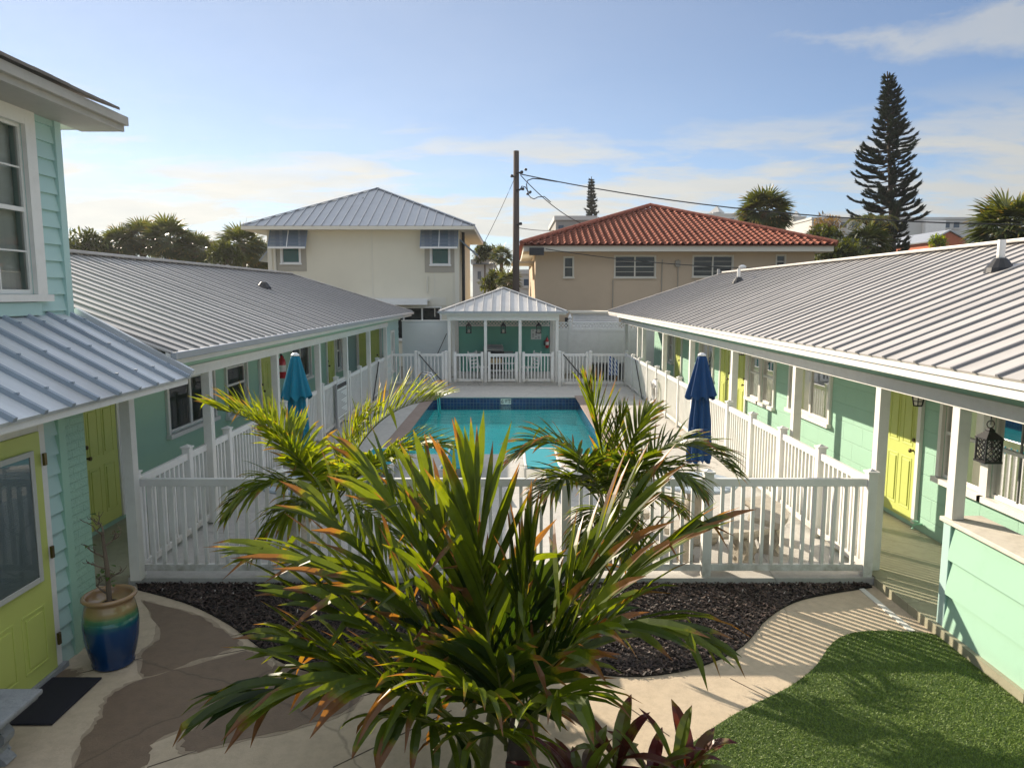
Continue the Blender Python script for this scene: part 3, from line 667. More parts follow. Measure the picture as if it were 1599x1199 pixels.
# roof vents
def vent(px, py, s, P, label, pipe=True, h=.22):
    ex, ez, rx, rz = P; lo, hi = ex, rx
    for _ in range(50):
        x = (lo+hi)/2; q = onX(px, py, s*x); zr = ez+(rz-ez)*(x-ex)/(rx-ex)
        if q.z > zr: lo = x
        else: hi = x
    y = q.y; z = ez+(rz-ez)*(x-ex)/(rx-ex); v = thing('roof_vent', label, 'vent', (s*x, y, z), 'plumbing vents on the metal roofs')
    MB().lathe([(.17, -.04), (.16, .02), (.075, .13), (.06, .14)], (s*x, y, z), 14).build('boot', 'black', v, smooth=False)
    if pipe: MB().lathe([(.045, .1), (.045, .14+h), (.034, .14+h), (.034, .12)], (s*x, y, z), 12).build('pipe', 'white', v)
vent(412, 450, -1, LP, 'black vent boot on the left wing roof', True, .0)
vent(1153, 441, 1, RP, 'small white vent pipe halfway up the right wing roof')
vent(1561, 421, 1, RP, 'larger white vent pipe in a black boot at the near end of the right roof')
for px, py, lb in ((1159, 424, 'domed white vent cap standing behind the right wing ridge'),):
    q = onY(px, py, 24.6); v = thing('roof_vent', lb, 'vent', q, 'plumbing vents on the metal roofs')
    MB().lathe([(.07, -.3), (.07, .1), (.13, .11), (.13, .17), (.05, .22)], q, 12).build('cap', 'white', v)
q = onY(1122, 427, 24.0); v = thing('roof_vent', 'stubby dark vent at the hip end of the right wing ridge', 'vent', q, 'plumbing vents on the metal roofs')
MB().lathe([(.05, -.15), (.05, .13), (.04, .14)], q, 10).build('pipe', 'grey', v)
# ------------------------------------------------------------------ near two storey house on the left
hs = thing('house', 'pale aqua clapboard house at the left edge with lime door and metal porch roof', 'house', (-4.6, 4, 0))
HX = -4.6; HY = 7.5
FU = (V3((HX, 0, 0)), V3((0, 1, 0)), V3((1, 0, 0)))
uw = (5.75, 6.96, 3.16, 4.74)
m = MB(); wall_mesh(m, FU, -2, HY-.1, 2.5, 5.05, [uw], .165, .03)
m.add([(HX, HY, 2.4), (-9, HY, 2.4), (-9, HY, 5.2), (-6.8, HY, 6.2), (HX, HY, 5.2)], [(0, 1, 2, 3, 4)])
m.build('upper_wall', 'mint_blue', hs)
m = MB(); m.fbox(FU, HY-.099, HY+.002, -.1, .045, 2.4, 5.1); m.build('corner_board', 'mint_blue', hs, .004)
window(FU, *uw, hs, mat='trim', back='curtain', cols=1, grid=(3, 2), casing=.14)
m = MB(); m.fbox(FU, uw[0]-.1, uw[1]+.02, .022, .05, 2.96, 3.08); m.build('apron_trim', 'mint_blue', hs)
ex = -4.12
m = MB(); m.box(ex-.03, ex, -2, 7.9, 4.87, 5.0); m.box(ex, ex+.05, -2, 7.9, 4.93, 5.02); m.box(HX+.02, ex-.03, -2, 7.9, 4.872, 4.888)
m.box(HX-.5, ex-.032, 7.86, 7.9, 4.89, 5.03)
MT['eave'] = M('greyed_eave_paint', (.42, .395, .35), .6, .1, 3, dirt=.3, dirtcol=(.25, .23, .2)); m.build('fascia', 'eave', hs, .004)
m = MB(); rnd = random.Random(4)
MT['shingle'] = M('weathered_shingle', (.17, .15, .13), .95, .3, 6, bs=.6, bscale=60)
for k in range(9):
    y = -2
    while y < 7.66:
        w = rnd.uniform(.2, .34); a = ex+.09-.28*k; z = 5.03+.115*k+rnd.uniform(0, .008); y2 = min(y+w, 7.66)
        m.hexa([(a-.36, y+.004, z+.13), (a, y+.004, z), (a, y2, z), (a-.36, y2, z+.13), (a-.36, y+.004, z+.155), (a, y+.004, z+.028), (a, y2, z+.028), (a-.36, y2, z+.155)]); y = y2
m.build('shingle_roof', 'shingle', hs)
# lower wall, door, brick pilaster
LX = -3.88; FD = (V3((LX, 0, 0)), V3((0, 1, 0)), V3((1, 0, 0)))
dy0_, dy1_ = 4.84, 5.7
m = MB(); wall_mesh(m, FD, -2, 5.98, 0, 2.5, [], .165, .03); m.build('lower_wall', 'mint_blue', hs)
m = MB(); m.fbox(FD, 5.981, 6.075, -.1, .04, 0, 2.45); m.build('corner_board', 'mint', hs, .004)
m = MB(); m.fbox(FD, 6.076, 6.36, -1.4, .028, 0, 2.4); m.build('brick_pilaster', 'mint_brick', hs)
d = door(FD, dy0_, dy1_, .05, 2.06, hs, knob_right=False, six=False, glass=True)
d.location.x += .03
FD = (FD[0]+V3((.03, 0, 0)), FD[1], FD[2])
m = MB(); u0, u1, z0, z1 = dy0_+.13, dy1_-.13, .86, 1.93
for q in ((u0, u0+.045, z0, z1), (u1-.045, u1, z0, z1), (u0+.045, u1-.045, z0, z0+.045), (u0+.045, u1-.045, z1-.045, z1)): m.fbox(FD, q[0], q[1], .046, .064, q[2], q[3])
m.build('glazing_frame', 'blind', d, .003)
MT['blinded_glass'] = M('door_blind', (.62, .68, .70), .55, .06, 3)
m = MB(); z = z0+.05
while z < z1-.06: m.fbox(FD, u0+.045, u1-.045, .0485, .0515, z, z+.012); z += .0165
m.fbox(FD, u0+.045, u1-.045, .0465, .048, z0+.045, z1-.045); m.build('blind', 'blinded_glass', d)
m = MB(); O = FD[0]; m.add([O+V3((.056, a, z)) for a, z in ((u0+.04, z0+.04), (u1-.04, z0+.04), (u1-.04, z1-.04), (u0+.04, z1-.04))], [(0, 1, 2, 3)]); m.build('pane', 'glass', d)
for z in (.25, 1.0, 1.78): MB().fbox(FD, dy1_-.012, dy1_+.02, .047, .066, z, z+.1).build('hinge', 'brass', d)
m = MB(); m.box(LX-.02, LX+.09, dy0_-.1, dy1_+.1, .0065, .05); m.build('threshold', 'greystone', hs)
# porch roof of the house
sh, rb = MB(), MB(); A, B = V3((-3.4, -2, 2.30)), V3((-3.4, 7.56, 2.30)); up = V3((-1.2, 0, .66)); sl = up.length
roofplane(sh, rb, A, B, up, [(0, sl), (9.56, sl)], .33, rw=.05, rh=.035, start=.21, th=.03)
for k in range(29):
    a = -2+.21+.33*k
    for t in (.15, .5, .85): p = A+V3((0, .21+.33*k, 0))+up*t+V3((0, 0, .045)); rb.box(p.x-.012, p.x+.012, p.y-.012, p.y+.012, p.z-.006, p.z+.008)
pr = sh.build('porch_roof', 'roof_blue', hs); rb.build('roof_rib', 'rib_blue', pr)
m = MB(); m.bar(B+V3((.0, .02, .02)), B+up+V3((0, .02, .02)), .05, .09); m.build('rake_trim', 'roof_blue', pr)
m = MB(); m.box(-3.46, -3.43, -2, 7.54, 2.22, 2.285); m.build('porch_beam', 'trim', hs)
m = MB(); m.box(-4.58, -3.46, -2, 7.54, 2.25, 2.268); m.build('porch_ceiling', 'trim', hs)
# ------------------------------------------------------------------ pavilion
pv = thing('pavilion', 'small white pool pavilion with a hipped metal roof, lattice and a deep green back wall', 'pavilion', (-.33, 26.3, 0))
PX = [-2.13, -.90, .275, 1.53]; yb = 27.9; ydf = 24.42
m = MB(); m.box(-2.15, 1.56, 24.36, yb+.2, DZ-.002, PZ); m.build('platform', 'deck', pv)
for x in PX: MB().box(x-.05, x+.05, ydf-.05, ydf+.05, PZ+.001, 2.30).build('post', 'trim', pv, .004)
for x in (PX[0], PX[3]):
    for y in (26.2, yb): MB().box(x-.06, x+.06, y-.06, y+.06, PZ+.001, 2.30).build('post', 'trim', pv)
m = MB(); m.box(PX[0]-.07, PX[3]+.07, ydf-.06, ydf+.06, 2.301, 2.50); m.box(PX[0]-.06, PX[0]+.06, ydf+.06, yb, 2.301, 2.50); m.box(PX[3]-.06, PX[3]+.06, ydf+.06, yb, 2.301, 2.50); m.build('beam', 'trim', pv)
m = MB(); FP = (V3((PX[0], yb, 0)), V3((1, 0, 0)), V3((0, -1, 0))); wd = PX[3]-PX[0]
m.box(PX[0], PX[3], yb, yb+.1, PZ, 1.95)
k = 0
while k*.1 < wd-.1: m.fbox(FP, k*.1+.004, k*.1+.096, .0, .012, PZ, 1.93); k += 1
m.box(PX[0], PX[3], yb-.02, yb+.1, 1.951, 2.33); m.build('back_wall', 'mint_deep', pv)
def lattice(F, u0, u1, z0, z1, pitch=.13, w=.04, th=.012):
    m = MB(); O, U, Nn = F; hgt = z1-z0
    for sgn in (1, -1):
        a = u0-hgt
        while a < u1:
            s0, s1 = max(a, u0), min(a+hgt, u1)
            if s1-s0 > .03:
                f = lambda s: (z0+(s-a)) if sgn > 0 else (z1-(s-a))
                m.bar(O+U*s0+Nn*(th*sgn*.5)+V3((0, 0, f(s0))), O+U*s1+Nn*(th*sgn*.5)+V3((0, 0, f(s1))), th, w, up=Nn.cross(U))
            a += pitch
    for z in (z0, z1): m.fbox(F, u0, u1, -.025, .026, z-.025, z+.025)
    return m
lattice((FP[0]+V3((0, -.1, 0)), FP[1], FP[2]), .08, wd-.08, 1.98, 2.28).build('lattice', 'white', pv)
ez, ax, ay = 2.60, -.33, 26.35; e0, e1, ey0, ey1 = -2.44, 1.83, 24.2, 28.5; rz = 3.40
m = MB(); m.box(e0, e1, ey0, ey0+.04, 2.50, 2.585); m.box(e0, e0+.04, ey0+.04, ey1, 2.50, 2.585); m.box(e1-.04, e1, ey0+.04, ey1, 2.50, 2.585); m.box(e0+.04, e1-.04, ey0+.04, ey1, 2.502, 2.512); m.build('fascia', 'trim', pv)
m = MB(); m.box(e0-.05, e1+.05, ey0-.06, ey0-.001, 2.555, 2.615); m.build('gutter', 'galv', pv)
sh, rb = MB(), MB(); cx, cy = (e0+e1)/2, (ey0+ey1)/2; hx, hy = (e1-e0)/2, (ey1-ey0)/2
for A, B, dirr, half, run in (((e0, ey0, ez), (e1, ey0, ez), (0, hy), hx, hy), ((e1, ey0, ez), (e1, ey1, ez), (-hx, 0), hy, hx), ((e1, ey1, ez), (e0, ey1, ez), (0, -hy), hx, hy), ((e0, ey1, ez), (e0, ey0, ez), (hx, 0), hy, hx)):
    u = V3((dirr[0], dirr[1], rz-ez)); roofplane(sh, rb, A, B, u, [(0, 0), (half, u.length), (2*half, 0)], .31, rw=.03, rh=.035, start=.2)
r = sh.build('roof', 'roof_pav', pv); rb.build('roof_rib', 'roof_pav', r)
m = MB()
for x, y in ((e0, ey0), (e1, ey0), (e1, ey1), (e0, ey1)): m.bar((x, y, ez+.03), (cx, cy, rz+.03), .09, .03)
m.build('hip_cap', 'roof_pav', r)
def lantern(p, label, sc=1.0, candle=True):
    """square lantern hanging by a ring; p is the hook point"""
    t = thing('lantern', label, 'lantern', p, 'hanging lanterns'); p = V3(p); w = .075*sc
    m = MB(); pts = [p+V3((.035*sc*sin(a), 0, -.035*sc+.035*sc*cos(a))) for a in [2*pi*i/14 for i in range(15)]]; m.tube(pts, .005*sc, 5); m.build('ring', 'black', t)
    top = p.z-.07*sc; m = MB()
    def fr(z, a): return [(p.x-a, p.y-a, z), (p.x+a, p.y-a, z), (p.x+a, p.y+a, z), (p.x-a, p.y+a, z)]
    prof = [(top, .012*sc), (top-.02*sc, .03*sc), (top-.03*sc, .026*sc), (top-.09*sc, w*1.12), (top-.10*sc, w*1.12)]
    vs = [q for z, a in prof for q in fr(z, a)]; n = len(prof)
    m.add(vs, [(i*4+k, i*4+(k+1) % 4, i*4+4+(k+1) % 4, i*4+4+k) for i in range(n-1) for k in range(4)]+[(0, 1, 2, 3), tuple(range(4*n-4, 4*n))])
    m.build('lid', 'black', t)
    z1, z0 = top-.10*sc, top-.30*sc; m = MB()
    for sx in (-1, 1):
        for sy in (-1, 1): m.bar((p.x+sx*w*.94, p.y+sy*w*.94, z0), (p.x+sx*w*.94, p.y+sy*w*.94, z1), .014*sc)
    for ax_, sg in ((0, -1), (0, 1), (1, -1), (1, 1)):
        O = V3((p.x, p.y, 0)); U = V3((0, 1, 0)) if ax_ == 0 else V3((1, 0, 0)); Nn = V3((sg, 0, 0)) if ax_ == 0 else V3((0, sg, 0))
        for j in range(-3, 4):
            for sgn in (1, -1):
                a0, b0 = j*w*.66-w, j*w*.66+w*1.6; lo, hi = max(a0, -w*.9), min(b0, w*.9)
                if hi-lo < .02*sc: continue
                f = lambda s: z0+(s-a0)/(b0-a0)*(z1-z0) if sgn > 0 else z1-(s-a0)/(b0-a0)*(z1-z0)
                m.bar(O+U*lo+Nn*w*.92+V3((0, 0, f(lo))), O+U*hi+Nn*w*.92+V3((0, 0, f(hi))), .006*sc)
    m.build('cage', 'black', t)
    m = MB(); m.box(p.x-w*1.1, p.x+w*1.1, p.y-w*1.1, p.y+w*1.1, z0-.02*sc, z0-.001); m.build('base', 'black', t)
    if candle: MB().lathe([(.03*sc, z0), (.03*sc, z0+.09*sc), (.024*sc, z0+.095*sc)], (p.x, p.y, 0), 14).build('candle', 'candle', t, smooth=False)
    return t
hk = onY(1538, 646, 6.05); hk.x = 4.05; lantern((4.05, 5.98, 2.10), 'black lattice lantern with a cream candle hanging under the near right porch beam', .92)
MB().bar((4.05, 5.98, 2.06), (4.05, 5.98, 2.15), .006).build('hook', 'black', rw_root)
for px, lb in ((732, 'pavilion lantern in the left bay, above the leftmost gate'), (786, 'pavilion lantern in the middle bay, above the grill'), (841, 'pavilion lantern in the right bay, beside the wall chart')):
    q = onY(px, 500, 24.5); lantern((q.x, 24.42, 2.31), lb, 1.15)
# what stands and hangs in the pavilion
g = thing('grill', 'grey lidded gas grill at the back of the pavilion', 'grill', (-.65, 27.2, PZ))
m = MB(); m.box(-1.1, -.3, 26.95, 27.5, PZ+.12, PZ+.82); m.build('cabinet', 'black', g, .02)
m = MB(); m.box(-1.08, -.32, 27.0, 27.45, PZ+.83, PZ+1.02); m.box(-1.05, -.35, 27.05, 27.4, PZ+1.021, PZ+1.09); m.build('lid', 'grey', g, .05)
m = MB(); m.bar((-1.0, 26.95, PZ+.92), (-.4, 26.95, PZ+.92), .025); m.build('handle', 'steel', g)
m = MB(); m.box(-1.45, -1.101, 27.0, 27.45, PZ+.78, PZ+.82); m.box(-.299, .05, 27.0, 27.45, PZ+.78, PZ+.82); m.build('side_shelf', 'grey', g)
MT['chart'] = M('white_board', (.7, .73, .7), .4, .05, 4)
s = thing('sign', 'white chart with grey figures on the pavilion back wall', 'sign', (.95, yb-.04, 1.55))
q0, q1 = onY(829, 514, yb), onY(845, 530, yb)
m = MB(); m.box(q0.x, q1.x, yb-.05, yb-.03, q1.z, q0.z); m.build('board', 'chart', s)
m = MB()
for i in range(6):
    for j in range(3):
        if (i*7+j*5) % 4: m.box(q0.x+.05+j*.11, q0.x+.12+j*.11, yb-.053, yb-.0501, q1.z+.04+i*.058, q1.z+.07+i*.058)
m.build('print', 'grey', s)
def extinguisher(p, nrm, label, sc=1):
    t = thing('fire_extinguisher', label, 'extinguisher', p, 'wall fire extinguishers'); p = V3(p)
    MB().lathe([(.06*sc, 0), (.07*sc, .015*sc), (.07*sc, .3*sc), (.05*sc, .35*sc), (.025*sc, .375*sc), (.025*sc, .41*sc)], p, 16).build('cylinder', 'red', t, smooth=True)
    MB().lathe([(.0712*sc, .12*sc), (.0712*sc, .24*sc)], p, 16).build('paper_label', 'white', t)
    m = MB(); m.bar(p+V3((0, 0, .42*sc)), p+V3((0, -.1*sc, .47*sc)), .025*sc); m.tube([p+V3((0, .03, .41*sc)), p+V3((0, .09*sc, .38*sc)), p+V3((0, .1*sc, .2*sc)), p+V3((0, .085*sc, .08*sc))], .012*sc, 6); m.build('valve_and_hose', 'black', t)
    m = MB(); m.box(p.x-.11*sc*nrm[0]-.02, p.x-.06*sc*nrm[0]+.02, p.y-.03, p.y+.03, p.z+.1, p.z+.3); m.build('bracket', 'black', t)
extinguisher((-5.22, 16.2, 1.28), (1, 0, 0), 'red extinguisher on the shaded left porch wall behind the umbrella', 1.25)
q = onY(854, 535, yb); extinguisher((q.x, yb-.1, q.z-.2), (1, 0, 0), 'dark red extinguisher low on the pavilion back wall, right end')
def chair(x, y, rz, label):
    t = thing('patio_chair', label, 'chair', (0, 0, 0), 'white patio chairs in the pavilion')
    m = MB(); m.box(-.25, .25, -.24, .24, .40, .43); m.build('seat', 'white', t)
    m = MB()
    for i in range(4): m.box(-.23, .23, .235+.02*i, .25+.02*i, .50+.12*i, .56+.12*i)
    m.bar((-.25, .22, .42), (-.25, .33, .98), .035); m.bar((.25, .22, .42), (.25, .33, .98), .035); m.build('backrest', 'white', t)
    for sx in (-1, 1):
        for sy in (-1, 1): MB().bar((sx*.23, sy*.21, .40), (sx*.26, sy*.25, 0), .035).build('leg', 'white', t)
    t.location = (x, y, PZ); t.rotation_euler.z = rz
chair(-1.15, 25.4, 1.0, 'white patio chair behind the left pavilion gate'); chair(.62, 25.4, -1.1, 'white patio chair behind the right pavilion gate')
t = thing('rack', 'white open shelf rack behind the middle pavilion gate', 'rack', (-.3, 25.2, PZ)); m = MB()
for z in (.3, .55, .8): m.box(-.8, .1, 25.1, 25.4, PZ+z, PZ+z+.025)
m.build('shelf', 'white', t); m = MB()
for x in (-.8, .1):
    for y in (25.1, 25.4): m.bar((x, y, PZ), (x, y, PZ+.9), .03)
m.build('upright', 'white', t); MT['tan'] = M('tan_wicker', (.45, .35, .2), .8, .2, 9)
m = MB(); m.box(-.76, -.36, 25.13, 25.37, PZ+.576, PZ+.74); tag(m.build('basket', 'tan', None, .02), 'tan basket on the white rack behind the middle gate', 'basket')
# white walls behind the pool
m = MB(); m.box(-4.05, -2.25, 26.45, 26.6, .05, 2.2); m2 = MB(); m2.box(-4.07, -2.23, 26.43, 26.62, 2.201, 2.24)
t = thing('screen_wall', 'plain white screen wall left of the pavilion', 'wall', (-3.2, 26.5, 0)); MT['grey_white'] = M('white_stucco', (.62, .66, .66), .8, .04, .7, bs=.2, bscale=60); m.build('panel', 'grey_white', t); m2.build('cap', 'white', t)
MB().tube([(-2.75, 26.38, 1.0), (-2.4, 26.38, 1.75)], .012, 6).build('handrail', 'black', t)
t = thing('privacy_fence', 'white privacy fence with a lattice top right of the pavilion', 'fence', (3, 28.6, 0)); FQ = (V3((1.75, 28.6, 0)), V3((1, 0, 0)), V3((0, -1, 0)))
m = MB(); m.fbox(FQ, 0, 5, -.03, .03, .05, 1.72); k = 0
while k < 33: m.fbox(FQ, .15*k+.004, .15*k+.146, .03, .036, .05, 1.7); k += 1
m.fbox(FQ, 0, 5, -.04, .045, 1.721, 1.80); m.build('panel', 'white', t); lattice(FQ, 0, 5, 1.83, 2.07).build('lattice', 'white', t)
for x in (.55, 2.9): 
    m = MB(); m.fbox(FQ, x-.06, x+.06, -.06, .06, .05, 2.12); c = FQ[0]+V3((x, 0, 0)); m.lathe([(.09, 2.121), (.09, 2.16), (.04, 2.18), (.085, 2.26), (.05, 2.34), (.01, 2.42)], c, 10); m.build('post', 'white', t)
t = thing('shed', 'white louvred shed against the peach house wall', 'shed', (3.4, 31, 0)); m = MB(); m.box(2.62, 4.6, 31, 33, .0, 2.38)
for k in range(14): m.hexa([(2.64, 30.94, 1.1+.09*k), (4.58, 30.94, 1.1+.09*k), (4.58, 30.995, 1.17+.09*k), (2.64, 30.995, 1.17+.09*k), (2.64, 30.95, 1.105+.09*k), (4.58, 30.95, 1.105+.09*k), (4.58, 30.999, 1.18+.09*k), (2.64, 30.999, 1.18+.09*k)])
m.build('louvred_wall', 'white', t); m = MB(); m.box(2.5, 4.7, 30.85, 33, 2.381, 2.46); m.build('roof', 'cream_trim', t)
MT['towel'] = None
def stripes():
    m, nt, p = newmat('striped_towel'); tc = N(nt, 'ShaderNodeTexCoord'); wv = N(nt, 'ShaderNodeTexWave'); mp = N(nt, 'ShaderNodeMapping'); mp.inputs['Rotation'].default_value = (0, R(30), 0); L(nt, tc.outputs['Object'], mp.inputs[0]); L(nt, mp.outputs[0], wv.inputs[0]); wv.inputs['Scale'].default_value = 4
    L(nt, ramp(nt, wv.outputs[0], [(.45, (.02, .06, .3)), (.5, (.6, .7, .85))]), p.inputs['Base Color']); p.inputs['Roughness'].default_value = .9; return m
MT['towel'] = stripes()
q = onY(958, 578, 25.6); m = MB(); n = 10
for i in range(n):
    a, b2 = i/n, (i+1)/n; f = lambda t: (q.x-.2+.4*t, 25.6+.05*sin(t*14))
    (xa, ya), (xb, yb2) = f(a), f(b2); m.hexa([(xa, ya, .3), (xb, yb2, .3), (xb, yb2+.02, .3), (xa, ya+.02, .3), (xa, ya, 1.05-.25*a), (xb, yb2, 1.05-.25*b2), (xb, yb2+.02, 1.05-.25*b2), (xa, ya+.02, 1.05-.25*a)])
tag(m.build('towel', 'towel'), 'blue and white striped towel hanging behind the far right fence bay', 'towel')
m = MB(); m.box(q.x-.75, q.x+.6, 26.0, 26.5, DZ, .62); m2 = MB(); m2.box(q.x-.8, q.x+.65, 25.95, 26.55, .621, .68); t = thing('storage_bench', 'dark storage bench behind the far right fence bay', 'bench', (q.x, 26.2, DZ)); m.build('box', 'dark', t, .01); m2.build('lid', 'black', t, .01)
# ------------------------------------------------------------------ cream two storey house
cr = thing('house', 'cream two storey stucco house with a blue grey hipped metal roof and shutters', 'house', (-6.3, 36, -1.6), 'neighbouring houses')
cx0, cx1, CY, CY1 = -10.75, -2.33, 32.0, 40.4
FC = (V3((cx0, CY, 0)), V3((1, 0, 0)), V3((0, -1, 0)))
def cw(px, py): q = onY(px, py, CY); return q.x-cx0, q.z
wl, wr = (*[cw(441, 411)[0], cw(468, 411)[0]], cw(0, 411)[1], cw(0, 357)[1]), (*[cw(674, 413)[0], cw(701, 413)[0]], cw(0, 413)[1], cw(0, 357)[1])
lw0 = (cw(608, 500)[0]-1.0, cw(688, 500)[0], 1.2, cw(0, 480)[1])
m = MB(); wall_mesh(m, FC, 0, cx1-cx0, -1.65, 6.2, [wl, wr, lw0], 0, 0)
m.add([(cx1, CY, -1.65), (cx1, CY1, -1.65), (cx1, CY1, 6.2), (cx1, CY, 6.2)], [(0, 1, 2, 3)]); m.add([(cx0, CY, -1.65), (cx0, CY1, -1.65), (cx0, CY1, 6.2), (cx0, CY, 6.2)], [(0, 1, 2, 3)]); m.add([(cx0, CY1, -1.65), (cx1, CY1, -1.65), (cx1, CY1, 6.2), (cx0, CY1, 6.2)], [(0, 1, 2, 3)])
m.build('wall', 'cream_stucco', cr)
for wn in (wl, wr):
    m = MB(); a = .3; w2 = (wn[0]-a, wn[1]+a, wn[2]-.35, wn[3]+.1)
    m.fbox(FC, w2[0], wn[0]-.06, .001, .022, w2[2], w2[3]); m.fbox(FC, wn[1]+.06, w2[1], .001, .022, w2[2], w2[3]); m.fbox(FC, wn[0]-.06, wn[1]+.06, .001, .022, w2[2], wn[2]-.075); m.build('window_surround', 'taupe', cr)
    w_ = window(FC, wn[0], wn[1], wn[2], wn[3], cr, mat='white', back='teal_blind', cols=1, casing=.07)
    O, U, Nn = FC; zt, zm2 = wn[3]+.12, wn[3]-.86; u0, u1 = wn[0]-.42, wn[1]+.42
    m = MB(); um = (u0+u1)/2
    for a, b in ((u0, um-.02), (um+.02, u1)):
        k = 0
        for k in range(16):
            t0, t1 = k/16, (k+.8)/16
            pt = lambda t, uu: O+U*uu+Nn*(.06+.5*t)+V3((0, 0, zt+(zm2-zt)*t))
            m.hexa([pt(t0, a), pt(t0, b), pt(t0, b)+Nn*.012, pt(t0, a)+Nn*.012, pt(t1, a), pt(t1, b), pt(t1, b)+Nn*.05, pt(t1, a)+Nn*.05])
        m.bar(pt(0, a), pt(1, a), .05, .04); m.bar(pt(0, b), pt(1, b), .05, .04)
    sh_ = m.build('shutter', 'shutter', cr)
    m = MB(); p0 = O+Nn*.57+V3((0, 0, zm2)); m.bar(p0+U*u0, p0+U*u1, .06, .08); m.bar(O+U*um+Nn*.1+V3((0, 0, zt)), O+U*um+Nn*.6+V3((0, 0, zm2)), .03, .04); m.build('shutter_rail', 'white', sh_)
window(FC, *lw0, cr, mat='white', back='dark', cols=4, casing=.05, sash='single')
m = MB()
for u in (.02, cx1-cx0-.2): m.fbox(FC, u, u+.18, .002, .03, -1.6, 6.1)
for u in (1.35, cw(571, 0)[0], cw(672, 0)[0], cw(703, 0)[0]): m.fbox(FC, u, u+.035, .002, .014, 2.2, 6.1 if u > 3 and u < 5 else 4.2)
m.fbox(FC, lw0[0]-.2, lw0[1]+.25, .002, .03, lw0[3]+.08, lw0[3]+.45); m.build('trim', 'cream_trim', cr)
m = MB(); a0, a1 = cw(556, 470)[0], cw(671, 470)[0]
m.fbox(FC, a0, a1, .02, .9, cw(0, 470)[1], cw(0, 470)[1]+.07); m.fbox(FC, a0, a1, .86, .93, cw(0, 470)[1]-.16, cw(0, 470)[1]+.1); m.build('canopy', 'white', cr)
m = MB(); q = cx0+cw(661, 0)[0]; m.tube([(q, CY-.05, cw(0, 457)[1]), (q, CY-.05, cw(0, 432)[1])], .04, 6); m.tube([(cx0+.35, CY-.08, -1), (cx0+.35, CY-.08, 6.1)], .05, 6); m.build('downpipe', 'cream_trim', cr)
m = MB(); m.tube([(cx1+.12, CY+1.0, -1.2), (cx1+.12, CY+1.0, 6.0)], .08, 6); m.build('riser_pipe', 'dark', cr)
e0, e1, ey0, ey1, ez, rz = -11.62, -1.62, 31.3, 41.1, 6.10, 8.35
m = MB(); m.box(e0, e1, ey0, ey0+.05, 5.94, 6.085); m.box(e0, e0+.05, ey0+.05, ey1, 5.94, 6.085); m.box(e1-.05, e1, ey0+.05, ey1, 5.94, 6.085); m.box(e0+.05, e1-.05, ey0+.05, ey1, 5.96, 5.98); m.build('fascia', 'cream_trim', cr)
m = MB(); m.bar((cx1, CY+1.5, 5.6), (e1+.1, CY+1.5, 4.9), .06, 2.2, up=(0, 1, 0)); m.bar((cx0, CY+2, 5.6), (cx0-.8, CY+2, 4.7), .06, 1.6, up=(0, 1, 0)); m.build('side_shutter', 'shutter', cr)
sh, rb = MB(), MB(); cx, cy = (e0+e1)/2, (ey0+ey1)/2; hx, hy = (e1-e0)/2, (ey1-ey0)/2
for A, B, dr, half in (((e0, ey0, ez), (e1, ey0, ez), (0, hy), hx), ((e1, ey0, ez), (e1, ey1, ez), (-hx, 0), hy), ((e1, ey1, ez), (e0, ey1, ez), (0, -hy), hx), ((e0, ey1, ez), (e0, ey0, ez), (hx, 0), hy)):
    u = V3((dr[0], dr[1], rz-ez)); roofplane(sh, rb, A, B, u, [(0, 0), (half, u.length), (2*half, 0)], .40, rw=.04, rh=.05, start=.25)
r = sh.build('roof', 'galv', cr); rb.build('roof_rib', 'galv', r); m = MB()
for x, y in ((e0, ey0), (e1, ey0), (e1, ey1), (e0, ey1)): m.bar((x, y, ez+.04), (cx, cy, rz+.04), .14, .04)
m.build('hip_cap', 'galv', r)
q = onY(567, 313, 34.8); MB().tube([q+V3((0, 0, -.4)), q+V3((0, 0, .12))], .05, 6).build('vent_pipe', 'grey', r)
# ------------------------------------------------------------------ peach house with a barrel tile roof
ph = thing('house', 'peach stucco house with a red barrel tile hipped roof', 'house', (7.5, 40, -1.6), 'neighbouring houses')
PY = 36.0; px0_, px1_ = onY(836, 430, PY).x, onY(1272, 400, PY).x; FP2 = (V3((px0_, PY, 0)), V3((1, 0, 0)), V3((0, -1, 0)))
def pw_(x0, x1, y0, y1): a, b = onY(x0, y1, PY), onY(x1, y0, PY); return (a.x-px0_, b.x-px0_, a.z, b.z)
wns = [pw_(881, 895, 402, 433), pw_(960, 1023, 400, 433), pw_(1082, 1144, 400, 432), pw_(1212, 1226, 399, 418)]
lowd = (onY(882, 500, PY).x-px0_, onY(893, 500, PY).x-px0_, .2, onY(0, 496, PY).z)
m = MB(); wall_mesh(m, FP2, 0, px1_-px0_, -1.65, 5.4, wns+[lowd], 0, 0)
m.add([(px0_, PY, -1.65), (px0_, PY+14, -1.65), (px0_, PY+14, 5.4), (px0_, PY, 5.4)], [(0, 1, 2, 3)]); m.add([(px1_, PY, -1.65), (px1_, PY+14, -1.65), (px1_, PY+14, 5.4), (px1_, PY, 5.4)], [(0, 1, 2, 3)])
m.build('wall', 'peach_stucco', ph)
for i, wn in enumerate(wns): window(FP2, *wn, ph, mat='cream_trim', back='dark', cols=2 if i in (1, 2) else 1, casing=.05, grid=(1, 2) if i in (1, 2) else (0, 0))
m = MB(); m.fbox(FP2, lowd[0], lowd[1], -.08, -.05, lowd[2], lowd[3]); m.build('door', 'dark', ph)
e0, e1, ey0 = onY(814, 386, 35.1).x, onY(1307, 382, 35.1).x, 35.1; half = (e1-e0)/2; ey1 = ey0+2*half; ez = onY(1000, 382, 35.1).z
rz = 8.25
